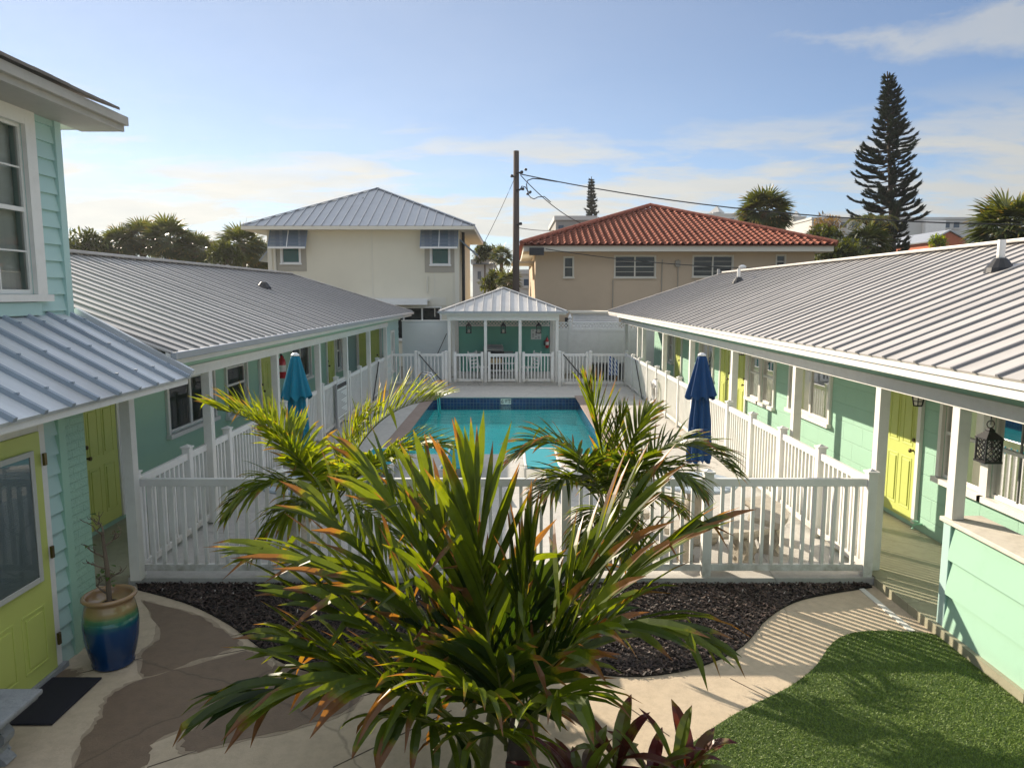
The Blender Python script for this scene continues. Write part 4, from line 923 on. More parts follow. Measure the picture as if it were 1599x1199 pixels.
m = MB(); m.box(e0+.1, e1-.1, ey0+.1, ey0+.16, ez-.32, ez-.03); m.box(e0+.1, e0+.16, ey0+.16, ey1, ez-.32, ez-.03); m.box(e1-.16, e1-.1, ey0+.16, ey1, ez-.32, ez-.03); m.box(e0+.16, e1-.16, ey0+.16, ey1, ez-.30, ez-.28); m.build('fascia', 'cream_trim', ph)
def tmat():
    m, nt, p = newmat('red_barrel_tile'); c = mixc(nt, noise(nt, 5, 3, .5), (.24, .07, .045), (.42, .165, .11)); c = mixc(nt, ramp(nt, noise(nt, 1.2, 8, .7), [(.5, 0), (.75, .6)]), c, (.14, .05, .04))
    L(nt, c, p.inputs['Base Color']); p.inputs['Roughness'].default_value = .9; p.inputs['Specular IOR Level'].default_value = .15; return m
MT['tileroof'] = tmat()
def barrel(A, B, up, half):
    m = MB(); A, B = V3(A), V3(B); e = (B-A).normalized(); Ln = (B-A).length; sl = V3(up).length; u = V3(up).normalized(); n = e.cross(u); n = n if n.z > 0 else -n
    pitch, course, K = .33, .40, 8; a = 0
    prof = [(i/K, .075*max(-.35, cos(2*pi*(i/K-.5)))) for i in range(K+1)]
    while a < Ln-.01:
        b = 0
        while b < sl:
            mid = a+pitch/2; lim = sl*min(mid, Ln-mid)/half
            if b >= lim: break
            t1 = min(b+course, lim+.1); i0 = len(m.v)
            for bb, hh in ((b-.03, .055), (t1, 0)):
                for x, h in prof: m.v.append(tuple(A+e*(a+x*pitch)+u*bb+n*(h+hh)))
            for i in range(K): m.f.append((i0+i, i0+i+1, i0+K+2+i, i0+K+1+i))
            b += course
        a += pitch
    return m
dz = rz-ez
apx = V3(((e0+e1)/2, ey0+half, rz-.06)); cs = [(e0, ey0, ez-.06), (e1, ey0, ez-.06), (e1, ey1, ez-.06), (e0, ey1, ez-.06)]
ul = MB().add(cs+[apx], [(0, 1, 4), (1, 2, 4), (2, 3, 4), (3, 0, 4)])
m = barrel((e0, ey0, ez), (e1, ey0, ez), (0, half, dz), half); r = m.build('roof', 'tileroof', ph)
m = barrel((e0, ey1, ez), (e0, ey0, ez), (half, 0, dz), half); m2 = barrel((e1, ey0, ez), (e1, ey1, ez), (-half, 0, dz), half); m.add(m2.v, m2.f); m.build('side_slope', 'tileroof', r); ul.build('underlay', 'tileroof', r)
m = MB(); ap = V3(((e0+e1)/2, ey0+half, rz))
for x in (e0, e1):
    a = V3((x, ey0, ez)); k = 0; dd = ap-a
    while k < 30: p = a+dd*(k/30); q = a+dd*((k+1.1)/30); m.tube([p+V3((0, 0, .08)), q+V3((0, 0, .12))], [.13, .10], 8); k += 1
m.build('hip_tile', 'tileroof', r)
m = MB()
for px in (957, 1033, 1058, 1085): q = onY(px, 440, PY); m.tube([(q.x, PY-.05, 1.5), (q.x, PY-.05, 4.9 if px in (1033, 1058) else 3.9)], .025, 5)
q = onY(1058, 412, PY); m.box(q.x-.12, q.x+.12, PY-.12, PY-.001, q.z-.15, q.z+.15); m.build('conduit', 'taupe', ph)
q = onY(838, 392, 35.0); m = MB(); m.box(q.x-.35, q.x+.35, 34.9, 35.15, q.z-.2, q.z+.15); m.build('junction_box', 'dark', ph)
q = onY(808, 410, 38); m = MB(); m.box(px0_-1.2, px0_-.01, 38, 42, onY(0, 408, 38).z-.1, onY(0, 408, 38).z); m.build('side_canopy', 'cream_trim', ph)
# ------------------------------------------------------------------ utility pole and wires
up_ = thing('utility_pole', 'tall dark wooden utility pole between the two neighbouring houses', 'pole', (*onY(806, 450, 33.5)[:2], -1.7))
bx_, by_ = up_.location.x, 33.5; top = onY(806, 236, by_).z
MB().tube([(bx_, by_, -1.7), (bx_-.01, by_, 3), (bx_, by_, top)], [.19, .165, .125], 12).build('shaft', 'pole', up_, smooth=True)
for px, py, dx in ((806, 272, .25), (803, 278, -.2), (808, 298, .3), (806, 352, .2)):
    q = onY(px, py, by_); m = MB(); m.bar((bx_, by_-.12, q.z), (bx_+dx, by_-.2, q.z+.05), .06); m.lathe([(.06, -.06), (.07, 0), (.06, .06)], (bx_+dx, by_-.2, q.z+.05), 8); m.build('insulator', 'black', up_)
def wire(a, b, sag, label, r=.016, n=18, extra=None):
    a, b = V3(a), V3(b); pts = [a.lerp(b, t/n)-V3((0, 0, sag*4*(t/n)*(1-t/n))) for t in range(n+1)]
    t = thing('power_line', label, 'cable', a, 'overhead cables from the pole'); MB().tube(pts, r, 6).build('cable', 'wire', t); return t
tp = lambda px, py: onY(px, py, by_-.2)
wire(tp(812, 272), onY(1640, 351, 27), .55, 'long black service cable sweeping from the pole across to the right', .024)
wire(tp(813, 274), onY(910, 350, 40), .25, 'slack cable dropping from the pole to the tile roof', .02)
wire(tp(803, 280), onY(745, 400, 33), .1, 'thin cable running down from the pole to the cream house', .012)
wire(tp(810, 356), onY(865, 360, 41), .05, 'short level cable from the pole behind the tile roof', .016)
wire(onY(852, 389, 34.9), onY(1330, 418, 34.5), .35, 'cable strung along the peach house wall under the eave', .02)
t = thing('power_line', 'looped drip cables hanging beside the pole top', 'cable', tp(820, 290), 'overhead cables from the pole'); m = MB()
m.tube([tp(*q) for q in ((811, 298), (815, 291), (820, 292), (824, 298), (828, 303))], .022, 6); m.tube([tp(*q) for q in ((824, 303), (829, 309), (834, 311), (840, 308), (850, 307), (860, 316))], .02, 6); m.tube([tp(*q) for q in ((824, 300), (822, 288), (824, 282), (832, 279), (845, 280), (870, 284))], .024, 6)
for q in ((824, 303), (828, 300), (821, 265)): m.lathe([(.05, -.05), (.07, 0), (.05, .05)], tp(*q), 8)
m.build('cable', 'wire', t)
# ------------------------------------------------------------------ leaves
Z = V3((0, 0, 1))
def leaf(mb, p, d, up, Ln, w, droop=.6, segs=5, fold=.35, g=.5, brown=.9, peak=.3, rnd=random, kink=0):
    """one folded strap leaf: three verts across, bending towards the ground along its length"""
    p = V3(p); d = V3(d).normalized(); up = V3(up); sd = d.cross(up)
    if sd.length < 1e-3: sd = d.cross(V3((1, .3, 0)))
    sd.normalize(); i0 = len(mb.v); st = Ln/segs; kk = rnd.randint(2, segs-1) if kink else -1
    for k in range(segs+1):
        t = k/segs
        wd = w*(.35+.65*(t/peak) if t < peak else max(.03, 1-((t-peak)/(1-peak))**2.4))*.5
        nn = sd.cross(d).normalized()
        mb.v += [tuple(p-sd*wd+nn*wd*fold), tuple(p), tuple(p+sd*wd+nn*wd*fold)]; mb.c += [(t, g, brown)]*3
        if k < segs:
            dr = droop/segs*(.4+1.2*t)
            if k == kk: dr += kink
            d = (d+V3((0, 0, -1))*dr).normalized(); p = p+d*st
            sd = (sd-d*sd.dot(d)).normalized()
    for k in range(segs):
        a = i0+3*k; mb.f += [(a, a+1, a+4, a+3), (a+1, a+2, a+5, a+4)]
def bez(pts, n):
    pts = [V3(p) for p in pts]; out = []
    for i in range(n+1):
        q = pts[:]; t = i/n
        while len(q) > 1: q = [a.lerp(b, t) for a, b in zip(q, q[1:])]
        out.append(q[0])
    return out
def frond(mb, rm, pts, Ln, w, n=26, t0=.22, seed=0, up=Z, ang=(68, 22), lift=.25, droop=.55, dry=.85, r=.012, sides=(-1, 1), kinks=.12, peak=.3, g0=0, short=.55, segs=5):
    rnd = random.Random(seed); c = bez(pts, 40); rm.tube(c, [r*(1-.8*i/40)+.0015 for i in range(41)], 6)
    up = V3(up)
    for i in range(n):
        for s in sides:
            t = t0+(1-t0)*((i+rnd.uniform(-.35, .35)+.5)/n); t = min(.999, max(t0, t)); k = int(t*39.99)
            p = c[k].lerp(c[k+1], t*40-k) if k < 40 else c[40]; T = (c[min(k+1, 40)]-c[max(0, k-1)]).normalized()
            sd = T.cross(up).normalized(); nn = sd.cross(T)
            tt = (t-t0)/(1-t0); a = R(ang[0]+(ang[1]-ang[0])*tt+rnd.gauss(0, 5))
            d = T*cos(a)+sd*s*sin(a)+nn*(lift+rnd.gauss(0, .1))
            l = Ln*(short+(1-short)*sin(pi*min(1, .12+tt*.95))**.7)*rnd.uniform(.8, 1.08)
            br = min(1.2, max(.3, rnd.gauss(dry, .13))) if rnd.random() < .85 else 1.3
            leaf(mb, p, d, nn+sd*s*.3, l, w*rnd.uniform(.75, 1.15), droop*rnd.uniform(.5, 1.6), segs, .45, min(1, max(0, rnd.gauss(.5+g0, .25))), br, peak, rnd, kink=rnd.uniform(.6, 1.6) if rnd.random() < kinks else 0)
def palm(label, fronds, trunks, mat, Ln, w, group, loc, seed=0, dry=.85, r=.012, trunk_mat='stem', n=26, base=None, **kw):
    """fronds: lists of (px, py, depth) control points; every frond is an object part with its rachis"""
    t = thing('palm_tree', label, 'palm', loc, group)
    for k, tr in enumerate(trunks):
        m = MB(); pts = bez([p for p, _ in tr], 16); rr = [tr[0][1]+(tr[-1][1]-tr[0][1])*i/16 for i in range(17)]; m.tube(pts, [x*(1.12 if i % 2 else 1) for i, x in enumerate(rr)], 10); m.build('trunk', trunk_mat, t, smooth=True)
    for k, f in enumerate(fronds):
        opt = dict(kw); pts = f
        if isinstance(f, tuple): pts, o = f; opt.update(o)
        P = [onY(*q) for q in pts]; mb, rm = MB(), MB(); mb.c = []
        frond(mb, rm, P, opt.pop('Ln', Ln), opt.pop('w', w), n=opt.pop('n', n), seed=seed*100+k, dry=opt.pop('dry', dry), r=opt.pop('r', r), **opt)
        fo = mb.build('frond', opt.get('mat', mat), t); rm.build('rachis', 'rachis', fo)
    return t
# main foreground palm
D = 4.2
F1 = [
 ([(752, 1080, 4.3), (690, 890, 4.4), (590, 765, 4.55)], dict(Ln=.72, ang=(34, 5), n=15, g0=.2)),
 ([(742, 1080, 4.2), (620, 890, 4.25), (440, 873, 4.3)], dict(Ln=.72, ang=(34, 5), n=16, g0=.15, droop=.25)),
 ([(742, 1085, 4.3), (645, 940, 4.4), (510, 800, 4.6)], dict(Ln=.66, ang=(36, 8), n=14, g0=.2)),
 ([(752, 1180, 3.95), (680, 1050, 3.8), (540, 1040, 3.7), (400, 1090, 3.55)], dict(Ln=.60, ang=(52, 12), n=26, droop=.75, lift=.35)),
 ([(745, 1120, 4.1), (650, 990, 4.1), (475, 945, 4.05)], dict(Ln=.60, ang=(42, 10), n=17, lift=.35)),
 ([(768, 1060, 4.3), (755, 900, 4.45), (735, 765, 4.6)], dict(Ln=.72, ang=(28, 4), n=15, g0=.3, droop=.18)),
 ([(760, 1060, 4.4), (725, 900, 4.6), (670, 780, 4.8)], dict(Ln=.70, ang=(30, 5), n=14, g0=.25, droop=.2)),
 ([(800, 1060, 4.3), (815, 950, 4.3), (835, 860, 4.3)], dict(Ln=.62, ang=(32, 8), n=14, droop=.25, dry=.74)),
 ([(835, 1050, 4.3), (890, 910, 4.4), (985, 800, 4.5)], dict(Ln=.68, ang=(32, 5), n=16, g0=.15, droop=.2, dry=.72)),
 ([(845, 1060, 4.2), (930, 920, 4.2), (1060, 850, 4.2)], dict(Ln=.68, ang=(32, 5), n=15, droop=.15, dry=.72)),
 ([(832, 1070, 4.05), (930, 945, 3.95), (1040, 985, 3.85)], dict(Ln=.64, ang=(36, 8), n=14, droop=.6)),
 ([(815, 1080, 4.45), (870, 970, 4.7), (905, 880, 4.9)], dict(Ln=.60, ang=(34, 8), n=13)),
 ([(755, 1180, 3.85), (690, 1110, 3.6), (590, 1120, 3.45)], dict(Ln=.34, ang=(75, 30), n=10, droop=1.2, lift=0)),
 ([(800, 1150, 3.95), (770, 1070, 3.65), (690, 1070, 3.4)], dict(Ln=.50, ang=(50, 14), n=14, droop=.8)),
 ([(810, 1150, 3.9), (845, 1080, 3.6), (900, 1090, 3.4)], dict(Ln=.46, ang=(50, 14), n=11, droop=.9)),
 ([(780, 1110, 4.35), (690, 1020, 4.8), (620, 970, 5.1)], dict(Ln=.60, ang=(40, 8), n=13)),
 ([(800, 1110, 4.35), (870, 1040, 4.8), (940, 970, 5.1)], dict(Ln=.60, ang=(40, 8), n=13)),
 ([(790, 1160, 4.0), (760, 1130, 3.7), (770, 1150, 3.45)], dict(Ln=.46, ang=(60, 25), n=10, droop=.9)),
 ([(780, 1120, 4.4), (765, 1010, 4.5), (745, 920, 4.6)], dict(Ln=.58, ang=(34, 10), n=14, g0=-.45, droop=.3)),
 ([(800, 1120, 4.4), (810, 1010, 4.55), (835, 930, 4.7)], dict(Ln=.58, ang=(34, 10), n=14, g0=-.45, droop=.3)),
 ([(785, 1150, 4.2), (750, 1060, 4.25), (700, 1000, 4.3)], dict(Ln=.52, ang=(44, 14), n=15, g0=-.45, droop=.6)),
 ([(805, 1150, 4.2), (835, 1060, 4.25), (880, 1010, 4.3)], dict(Ln=.52, ang=(44, 14), n=15, g0=-.45, droop=.6)),
 ([(790, 1170, 4.1), (785, 1080, 4.0), (775, 1040, 3.85)], dict(Ln=.50, ang=(52, 16), n=15, g0=-.4, droop=.8)),
 ([(790, 1120, 4.5), (790, 1020, 4.75), (790, 960, 5.0)], dict(Ln=.56, ang=(46, 12), n=15, g0=-.45)),
 ([(740, 1150, 4.0), (650, 1080, 3.9), (470, 1010, 3.9)], dict(Ln=.56, ang=(44, 10), n=16, droop=.5)),
]
def gp(x, y, z): return V3((x, y, z))
tb = [((-.42, 4.25), (748, 1060, 4.25)), ((-.2, 4.4), (772, 1060, 4.4)), ((-.02, 4.15), (800, 1075, 4.2)), ((.10, 4.35), (836, 1040, 4.3)), ((-.28, 4.0), (760, 1130, 4.0)), ((.02, 3.95), (812, 1120, 4.0))]
TR1 = []
for (bx, by), tpx in tb:
    b = gp(bx, by, .0); t_ = onY(*tpx); TR1.append([(b, .042), (b.lerp(t_, .5)+V3((.03, 0, .05)), .03), (t_, .02)])
F1 = [(q, dict(o, n=int(o['n']*.8), Ln=o['Ln']*1.12, droop=o.get('droop', .5)+.22)) for q, o in F1]
palm('big clumping palm with torn broad leaves and brown tips in the foreground centre', F1, TR1, 'palm', .44, .072, 'palms in front of the pool fence', (-.1, 4.2, .02), 1, dry=.78, r=.013, kinks=.16, lift=.18, short=.7, peak=.38)
# palms by the fence
F2 = [
 ([(512, 800, 6.9), (445, 650, 6.8), (338, 640, 6.75)], dict(Ln=.42, n=40, ang=(66, 25), g0=.15, lift=.45, droop=.3)),
 ([(520, 800, 7.0), (560, 630, 7.15), (680, 625, 7.2)], dict(Ln=.46, n=44, ang=(60, 25), g0=.4, lift=.55, droop=.35)),
 ([(515, 800, 6.9), (580, 690, 6.7), (690, 700, 6.6)], dict(Ln=.42, n=36, g0=.25, lift=.3)),
 ([(505, 800, 6.8), (440, 710, 6.5), (365, 790, 6.35)], dict(Ln=.42, n=36, droop=.9, lift=.15)),
 ([(512, 800, 6.9), (490, 720, 6.7), (430, 690, 6.4)], dict(Ln=.42, n=32, g0=.1)),
 ([(518, 800, 6.95), (545, 720, 6.7), (610, 720, 6.3)], dict(Ln=.42, n=32, g0=.1)),
 ([(508, 800, 6.9), (470, 750, 6.6), (400, 850, 6.5)], dict(Ln=.40, n=30, droop=1.0, lift=.1)),
 ([(520, 800, 6.9), (565, 760, 6.6), (630, 860, 6.4)], dict(Ln=.40, n=30, droop=1.0, lift=.1)),
 ([(514, 800, 6.9), (525, 700, 6.9), (575, 650, 7.0)], dict(Ln=.40, n=28, g0=.3)),
 ([(512, 800, 6.9), (480, 700, 7.0), (420, 650, 7.2)], dict(Ln=.42, n=30, g0=.2)),
 ([(516, 800, 7.0), (590, 740, 7.3), (650, 780, 7.4)], dict(Ln=.40, n=30, droop=.8)),
]
F2 = [(q, dict(o, Ln=o['Ln']*1.28)) for q, o in F2]
palm('yellow green palm with arching fronds in front of the left half of the fence', F2, [[(b, .085), (b.lerp(t_, .5), .07), (t_, .05)]], 'palm_yel', .4, .042, 'palms in front of the pool fence', b, 2, dry=.9, r=.009, trunk_mat='darkbark', kinks=.06)
F3 = [
 ([(945, 800, 6.9), (890, 640, 6.8), (805, 715, 6.7)], dict(Ln=.40, n=42, ang=(62, 25), dry=.75, droop=.6)),
 ([(947, 800, 6.95), (945, 680, 7.0), (915, 610, 7.1)], dict(Ln=.44, n=34, ang=(48, 10), g0=.25, droop=.2)),
 ([(950, 800, 6.9), (1040, 630, 6.9), (1140, 735, 6.9)], dict(Ln=.42, n=46, ang=(64, 28), lift=.4, droop=.7)),
 ([(948, 800, 6.95), (975, 690, 7.1), (1010, 650, 7.3)], dict(Ln=.40, n=30, ang=(50, 15), g0=.2)),
 ([(945, 800, 6.8), (895, 710, 6.5), (850, 775, 6.3)], dict(Ln=.38, n=32, droop=.9)),
 ([(950, 800, 6.8), (1020, 690, 6.5), (1085, 760, 6.3)], dict(Ln=.40, n=36, droop=.8)),
 ([(947, 800, 6.85), (930, 730, 6.5), (900, 720, 6.2)], dict(Ln=.38, n=30)),
 ([(950, 800, 6.85), (970, 730, 6.5), (1000, 720, 6.2)], dict(Ln=.38, n=30)),
 ([(947, 800, 6.9), (930, 770, 6.6), (905, 860, 6.5)], dict(Ln=.36, n=26, droop=1.1, lift=.1)),
 ([(948, 800, 6.9), (955, 690, 6.9), (975, 650, 6.9)], dict(Ln=.38, n=28, g0=.2)),
 ([(950, 800, 6.9), (1000, 740, 7.2), (1060, 800, 7.3)], dict(Ln=.38, n=30, droop=.9)),
 ([(948, 800, 6.9), (960, 770, 6.5), (985, 870, 6.4)], dict(Ln=.36, n=26, droop=1.1, lift=.1)),
]
F3 = [(q, dict(o, Ln=o['Ln']*1.22)) for q, o in F3]
palm('dark green palm with drooping side fronds in front of the right half of the fence', F3, [[(b, .09), (b.lerp(t_, .5), .075), (t_, .055)]], 'palm', .36, .04, 'palms in front of the pool fence', b, 3, dry=.88, r=.009, trunk_mat='darkbark', kinks=.05)
# red and green ti plants at the bottom edge
def ti(label, c, n, seed, Ln, lean=(0, 0)):
    rnd = random.Random(seed); t = thing('ti_plant', label, 'plant', c, 'red leaved plants at the near edge'); c = V3(c); mb = MB(); mb.c = []; st = MB()
    tops = [c+V3((rnd.uniform(-.14, .14), rnd.uniform(-.1, .1), rnd.uniform(.42, .62))) for _ in range(3)]
    for q in tops: st.tube([c+V3((rnd.uniform(-.05, .05), 0, 0)), q], .012, 6)
    for i in range(n):
        q = tops[i % 3]; a = i*2.4+rnd.uniform(-.3, .3); e = rnd.uniform(.2, 1.3); d = V3((cos(a)*cos(e)+lean[0], sin(a)*cos(e)+lean[1], sin(e)))
        leaf(mb, q-V3((0, 0, rnd.uniform(0, .15))), d, Z, Ln*rnd.uniform(.7, 1.1), .085*rnd.uniform(.8, 1.2), rnd.uniform(.6, 1.5), 7, .3, 1 if rnd.random() < .35 else rnd.uniform(0, .35), rnd.uniform(.6, 1.0), .45, rnd)
    st.build('stem', 'stem', t); mb.build('foliage', 'ti', t)
ti('dark red and green broad leaved plant at the bottom centre, the taller one', onY(930, 1335, 3.75), 34, 4, .46)
ti('low dark leaved plant at the bottom edge beside the turf', onY(1045, 1350, 3.75), 30, 5, .40)
# bare potted shrub and the glazed pot
pt = onZ(178, 1036, 0); pc = V3((pt.x, pt.y-.0, .006))
m_, nt_, p_ = newmat('glazed_pot'); tc_ = N(nt_, 'ShaderNodeTexCoord'); sp_ = N(nt_, 'ShaderNodeSeparateXYZ'); L(nt_, tc_.outputs['Object'], sp_.inputs[0])
ad_ = N(nt_, 'ShaderNodeMath', operation='MULTIPLY_ADD'); L(nt_, noise(nt_, 12, 4, .6), ad_.inputs[0]); ad_.inputs[1].default_value = .05; L(nt_, sp_.outputs[2], ad_.inputs[2])
L(nt_, ramp(nt_, ad_.outputs[0], [(.0, (.004, .025, .085)), (.38, (.006, .05, .15)), (.44, (.01, .12, .11)), (.485, (.08, .22, .10)), (.52, (.30, .24, .10)), (.60, (.32, .20, .10))]), p_.inputs['Base Color']); p_.inputs['Roughness'].default_value = .16; p_.inputs['Coat Weight'].default_value = .4
MT['pot'] = m_
pot = thing('plant_pot', 'tall glazed pot banded tan, green and deep blue beside the brick pilaster', 'pot', pc)
prof = [(.15, 0), (.165, .012), (.168, .03), (.16, .045), (.185, .12), (.208, .24), (.217, .36), (.214, .43), (.209, .438), (.212, .446), (.207, .454), (.210, .462), (.205, .47), (.207, .48), (.196, .53), (.186, .565), (.185, .58), (.205, .592), (.215, .605), (.212, .622), (.195, .63), (.178, .622), (.172, .60), (.168, .55)]
MB().lathe(prof, pc, 48).build('body', 'pot', pot, smooth=True)
MB().lathe([(.168, .545), (.02, .552)], pc, 24).build('soil', 'hedge', pot)
sb = thing('shrub', 'nearly bare twiggy shrub growing in the glazed pot', 'shrub', pc+V3((0, 0, .55))); rnd = random.Random(12); m = MB(); lm = MB(); lm.c = []
base = pc+V3((0, 0, .54)); tips = []
def twig(p, d, l, r, lev):
    q = p+d*l; k = p.lerp(q, .5)+V3((rnd.gauss(0, .01), rnd.gauss(0, .01), 0)); m.tube([p, k, q], [r, r*.85, r*.65], 6)
    if lev == 0: tips.append(q); return
    for i in range(rnd.choice((2, 3))):
        a = rnd.uniform(0, 2*pi); nd = (d*.75+V3((cos(a)*.8, sin(a)*.8, rnd.uniform(.1, .6)))).normalized(); twig(p.lerp(q, rnd.uniform(.55, 1)), nd, l*rnd.uniform(.45, .75), r*.6, lev-1)
m.tube([base, base+V3((.0, 0, .3)), base+V3((-.02, 0, .62))], [.022, .019, .012], 8)
for z in (.08, .2, .3, .4, .5, .6, .62):
    a = rnd.uniform(0, 2*pi); twig(base+V3((-.01, 0, z)), V3((cos(a)*.8, sin(a)*.8, .55)).normalized(), rnd.uniform(.09, .15), .008, 2)
m.build('branch', 'bark', sb)
for i in range(26):
    q = base+V3((rnd.gauss(-.02, .035), rnd.gauss(0, .04), rnd.uniform(.15, .32))) if i < 18 else rnd.choice(tips); a = rnd.uniform(0, 6.3); leaf(lm, q, V3((cos(a), sin(a), .2)), Z, .06, .028, .6, 3, .2, rnd.random(), 1.3, .4, rnd)
lm.build('foliage', 'twig_leaf', sb)
m = MB(); m.box(-3.80, -3.385, 4.93, 5.58, .012, .026); tag(m.build('doormat', 'rubber', None, .004), 'plain black doormat in front of the lime glazed door', 'doormat')
# grey stone bench at the lower left
gb = thing('stone_bench', 'grey cast stone bench end with a scrolled leg at the lower left corner', 'bench', (-3.55, 4.2, .006))
m = MB(); m.box(-3.80, -3.30, 3.5, 4.70, .36, .385); m.box(-3.82, -3.28, 3.48, 4.72, .386, .425); m.build('seat', 'greystone', gb, .012)
def scroll(cx, cy, w, h, t, z0, mat, root, rot=0):
    """baluster shaped slab leg with rolled volutes"""
    m = MB(); prof = [(.42, 0), (.46, .04), (.42, .10), (.30, .2), (.34, .34), (.44, .46), (.46, .58), (.36, .72), (.30, .82), (.44, .92), (.48, 1)]
    pts = [(a*w, z*h) for a, z in prof]; poly = pts+[(-a, z) for a, z in reversed(pts)]; ca, sa = cos(rot), sin(rot); n = len(poly)
    f = lambda x, y, z: (cx+x*ca-y*sa, cy+x*sa+y*ca, z0+z)
    m.add([f(x, -t/2, z) for x, z in poly]+[f(x, t/2, z) for x, z in poly], [tuple(range(n)), tuple(range(n, 2*n))[::-1]]+[(i, n+i, n+(i+1) % n, (i+1) % n) for i in range(n)])
    for sx in (-1, 1):
        for z, r in ((.17, .09), (.52, .11), (.85, .07)):
            q = [(r*w*(1-k/14)*cos(k*.9), r*w*(1-k/14)*sin(k*.9)) for k in range(12)]
            for sy in (-1, 1): m.tube([f(sx*w*.24+x, sy*(t/2+.003), z*h+y) for x, y in q], .011, 5)
    return m.build('leg', mat, root, .006)
scroll(-3.56, 4.52, .36, .355, .10, .006, 'greystone', gb); scroll(-3.56, 3.75, .36, .355, .10, .006, 'greystone', gb)
# round table with its parasol and curved benches on the deck, right; and the parasol on the left
def table(x, y, label):
    t = thing('garden_table', label, 'table', (x, y, DZ), 'round stone tables on the deck')
    MB().lathe([(.40, .70), (.47, .71), (.49, .735), (.48, .755), (.02, .76)], (x, y, DZ), 40).build('tabletop', 'mosaic', t, smooth=False)
    MB().lathe([(.26, 0), (.27, .05), (.2, .09), (.12, .2), (.15, .34), (.2, .42), (.12, .55), (.16, .66), (.25, .699)], (x, y, DZ), 24).build('pedestal', 'stone', t, smooth=True)
def curved_bench(x, y, ang, label):
    t = thing('curved_bench', label, 'bench', (x, y, DZ), 'curved stone benches round the table'); m = MB(); n = 14
    for z0, z1, g in ((.37, .40, 0), (.401, .45, .02)):
        vs = []
        for i in range(n+1):
            a = ang+R(-34+68*i/n); ri, ro = .72-g, 1.06+g; vs += [(x+cos(a)*r_, y+sin(a)*r_, DZ+z) for r_, z in ((ri, z0), (ro, z0), (ro, z1), (ri, z1))]
        m.add(vs, [tuple(4*i+q for q in (k, (k+1) % 4))+tuple(4*i+4+q for q in ((k+1) % 4, k)) for i in range(n) for k in range(4)]+[(0, 1, 2, 3), tuple(range(4*n, 4*n+4))])
    m.build('seat', 'stone', t)
    for da in (-22, 22): a = ang+R(da); scroll(x+cos(a)*.89, y+sin(a)*.89, .30, .368, .15, DZ, 'stone', t, a)
TX, TY = 2.33, 8.78
table(TX, TY, 'round blue grey topped stone table under the closed umbrella on the right')
for a, lb in ((-90, 'curved stone bench between the round table and the front fence'), (-10, 'curved stone bench on the right side of the round table'), (172, 'curved stone bench on the left side of the round table')): curved_bench(TX, TY, R(a), lb)
table(-2.66, 8.78, 'round stone table under the closed teal umbrella, mostly hidden by the left palm')
def umbrella(x, y, label, mat):
    t = thing('umbrella', label, 'umbrella', (x, y, DZ), 'closed parasols')
    MB().tube([(x, y, .30), (x, y, 2.36)], .019, 10).build('pole', 'steel', t)
    def flute(prof, nf, amp, seed, n=64):
        rnd = random.Random(seed); ph = [rnd.uniform(-.25, .25) for _ in range(nf)]; m = MB(); vs = []
        for r_, z in prof:
            for k in range(n):
                a = 2*pi*k/n; f = 1+amp*min(1, r_/.12)*cos(nf*a+.6*sin(3*a+seed))*(1 if r_ > .05 else .2); zz = z+(.03*cos(nf*a+1) if z == prof[0][1] else 0)
                vs.append((x+cos(a)*r_*f, y+sin(a)*r_*f, zz))
        m.add(vs, [(i*n+k, i*n+(k+1) % n, i*n+n+(k+1) % n, i*n+n+k) for i in range(len(prof)-1) for k in range(n)]); return m
    flute([(.125, 1.10), (.128, 1.2), (.118, 1.4), (.112, 1.6), (.095, 1.8), (.075, 2.05)], 8, .28, 1).build('canopy', mat, t, smooth=True)
    flute([(.165, 1.90), (.15, 1.98), (.115, 2.12), (.082, 2.27), (.06, 2.37), (.052, 2.40), (.02, 2.415)], 8, .22, 2).build('top_flap', mat, t, smooth=True)
    MB().lathe([(.05, 2.412), (.052, 2.425), (.02, 2.45)], (x, y, 0), 12).build('finial', 'white', t)
    MB().lathe([(.122, 1.5), (.124, 1.53)], (x, y, 0), 24).build('tie_strap', mat, t)
umbrella(TX, TY, 'closed teal umbrella, coloured navy as in shade, standing through the round table on the right', 'shaded_teal_fabric')
umbrella(-2.66, 8.78, 'closed teal umbrella on the left, in front of the shaded porch', 'teal_fabric')
# sun loungers with teal slings at the near end of the pool
def lounger():
    t = thing('sun_lounger', '', 'lounger', (0, 0, 0), 'teal sun loungers by the pool')
    m = MB(); m.bar((-.28, 0, .30), (-.28, 1.25, .30), .04, .06); m.bar((.28, 0, .30), (.28, 1.25, .30), .04, .06); m.bar((-.26, 1.24, .30), (.26, 1.24, .30), .05, .06); m.build('frame', 'white', t, .01)
    m = MB(); m.hexa([(-.255, 0, .30), (.255, 0, .30), (.255, 1.21, .30), (-.255, 1.21, .30), (-.255, 0, .32), (.255, 0, .32), (.255, 1.21, .32), (-.255, 1.21, .32)]); m.build('sling', 'teal_sling', t)
    bk = MB(); bk.hexa([(-.255, -.03, .30), (.255, -.03, .30), (.255, -.62, .40), (-.255, -.62, .40), (-.255, -.02, .32), (.255, -.02, .32), (.255, -.61, .42), (-.255, -.61, .42)]); bo = bk.build('backrest', 'teal_sling', t)
    m = MB(); m.bar((-.28, -.02, .31), (-.28, -.63, .41), .04, .05); m.bar((.28, -.02, .31), (.28, -.63, .41), .04, .05); m.build('back_frame', 'white', bo)
    for sx in (-1, 1):
        for y in (.05, 1.15): MB().bar((sx*.28, y, .27), (sx*.27, y, 0), .04).build('leg', 'white', t)
    return t
lg = lounger()
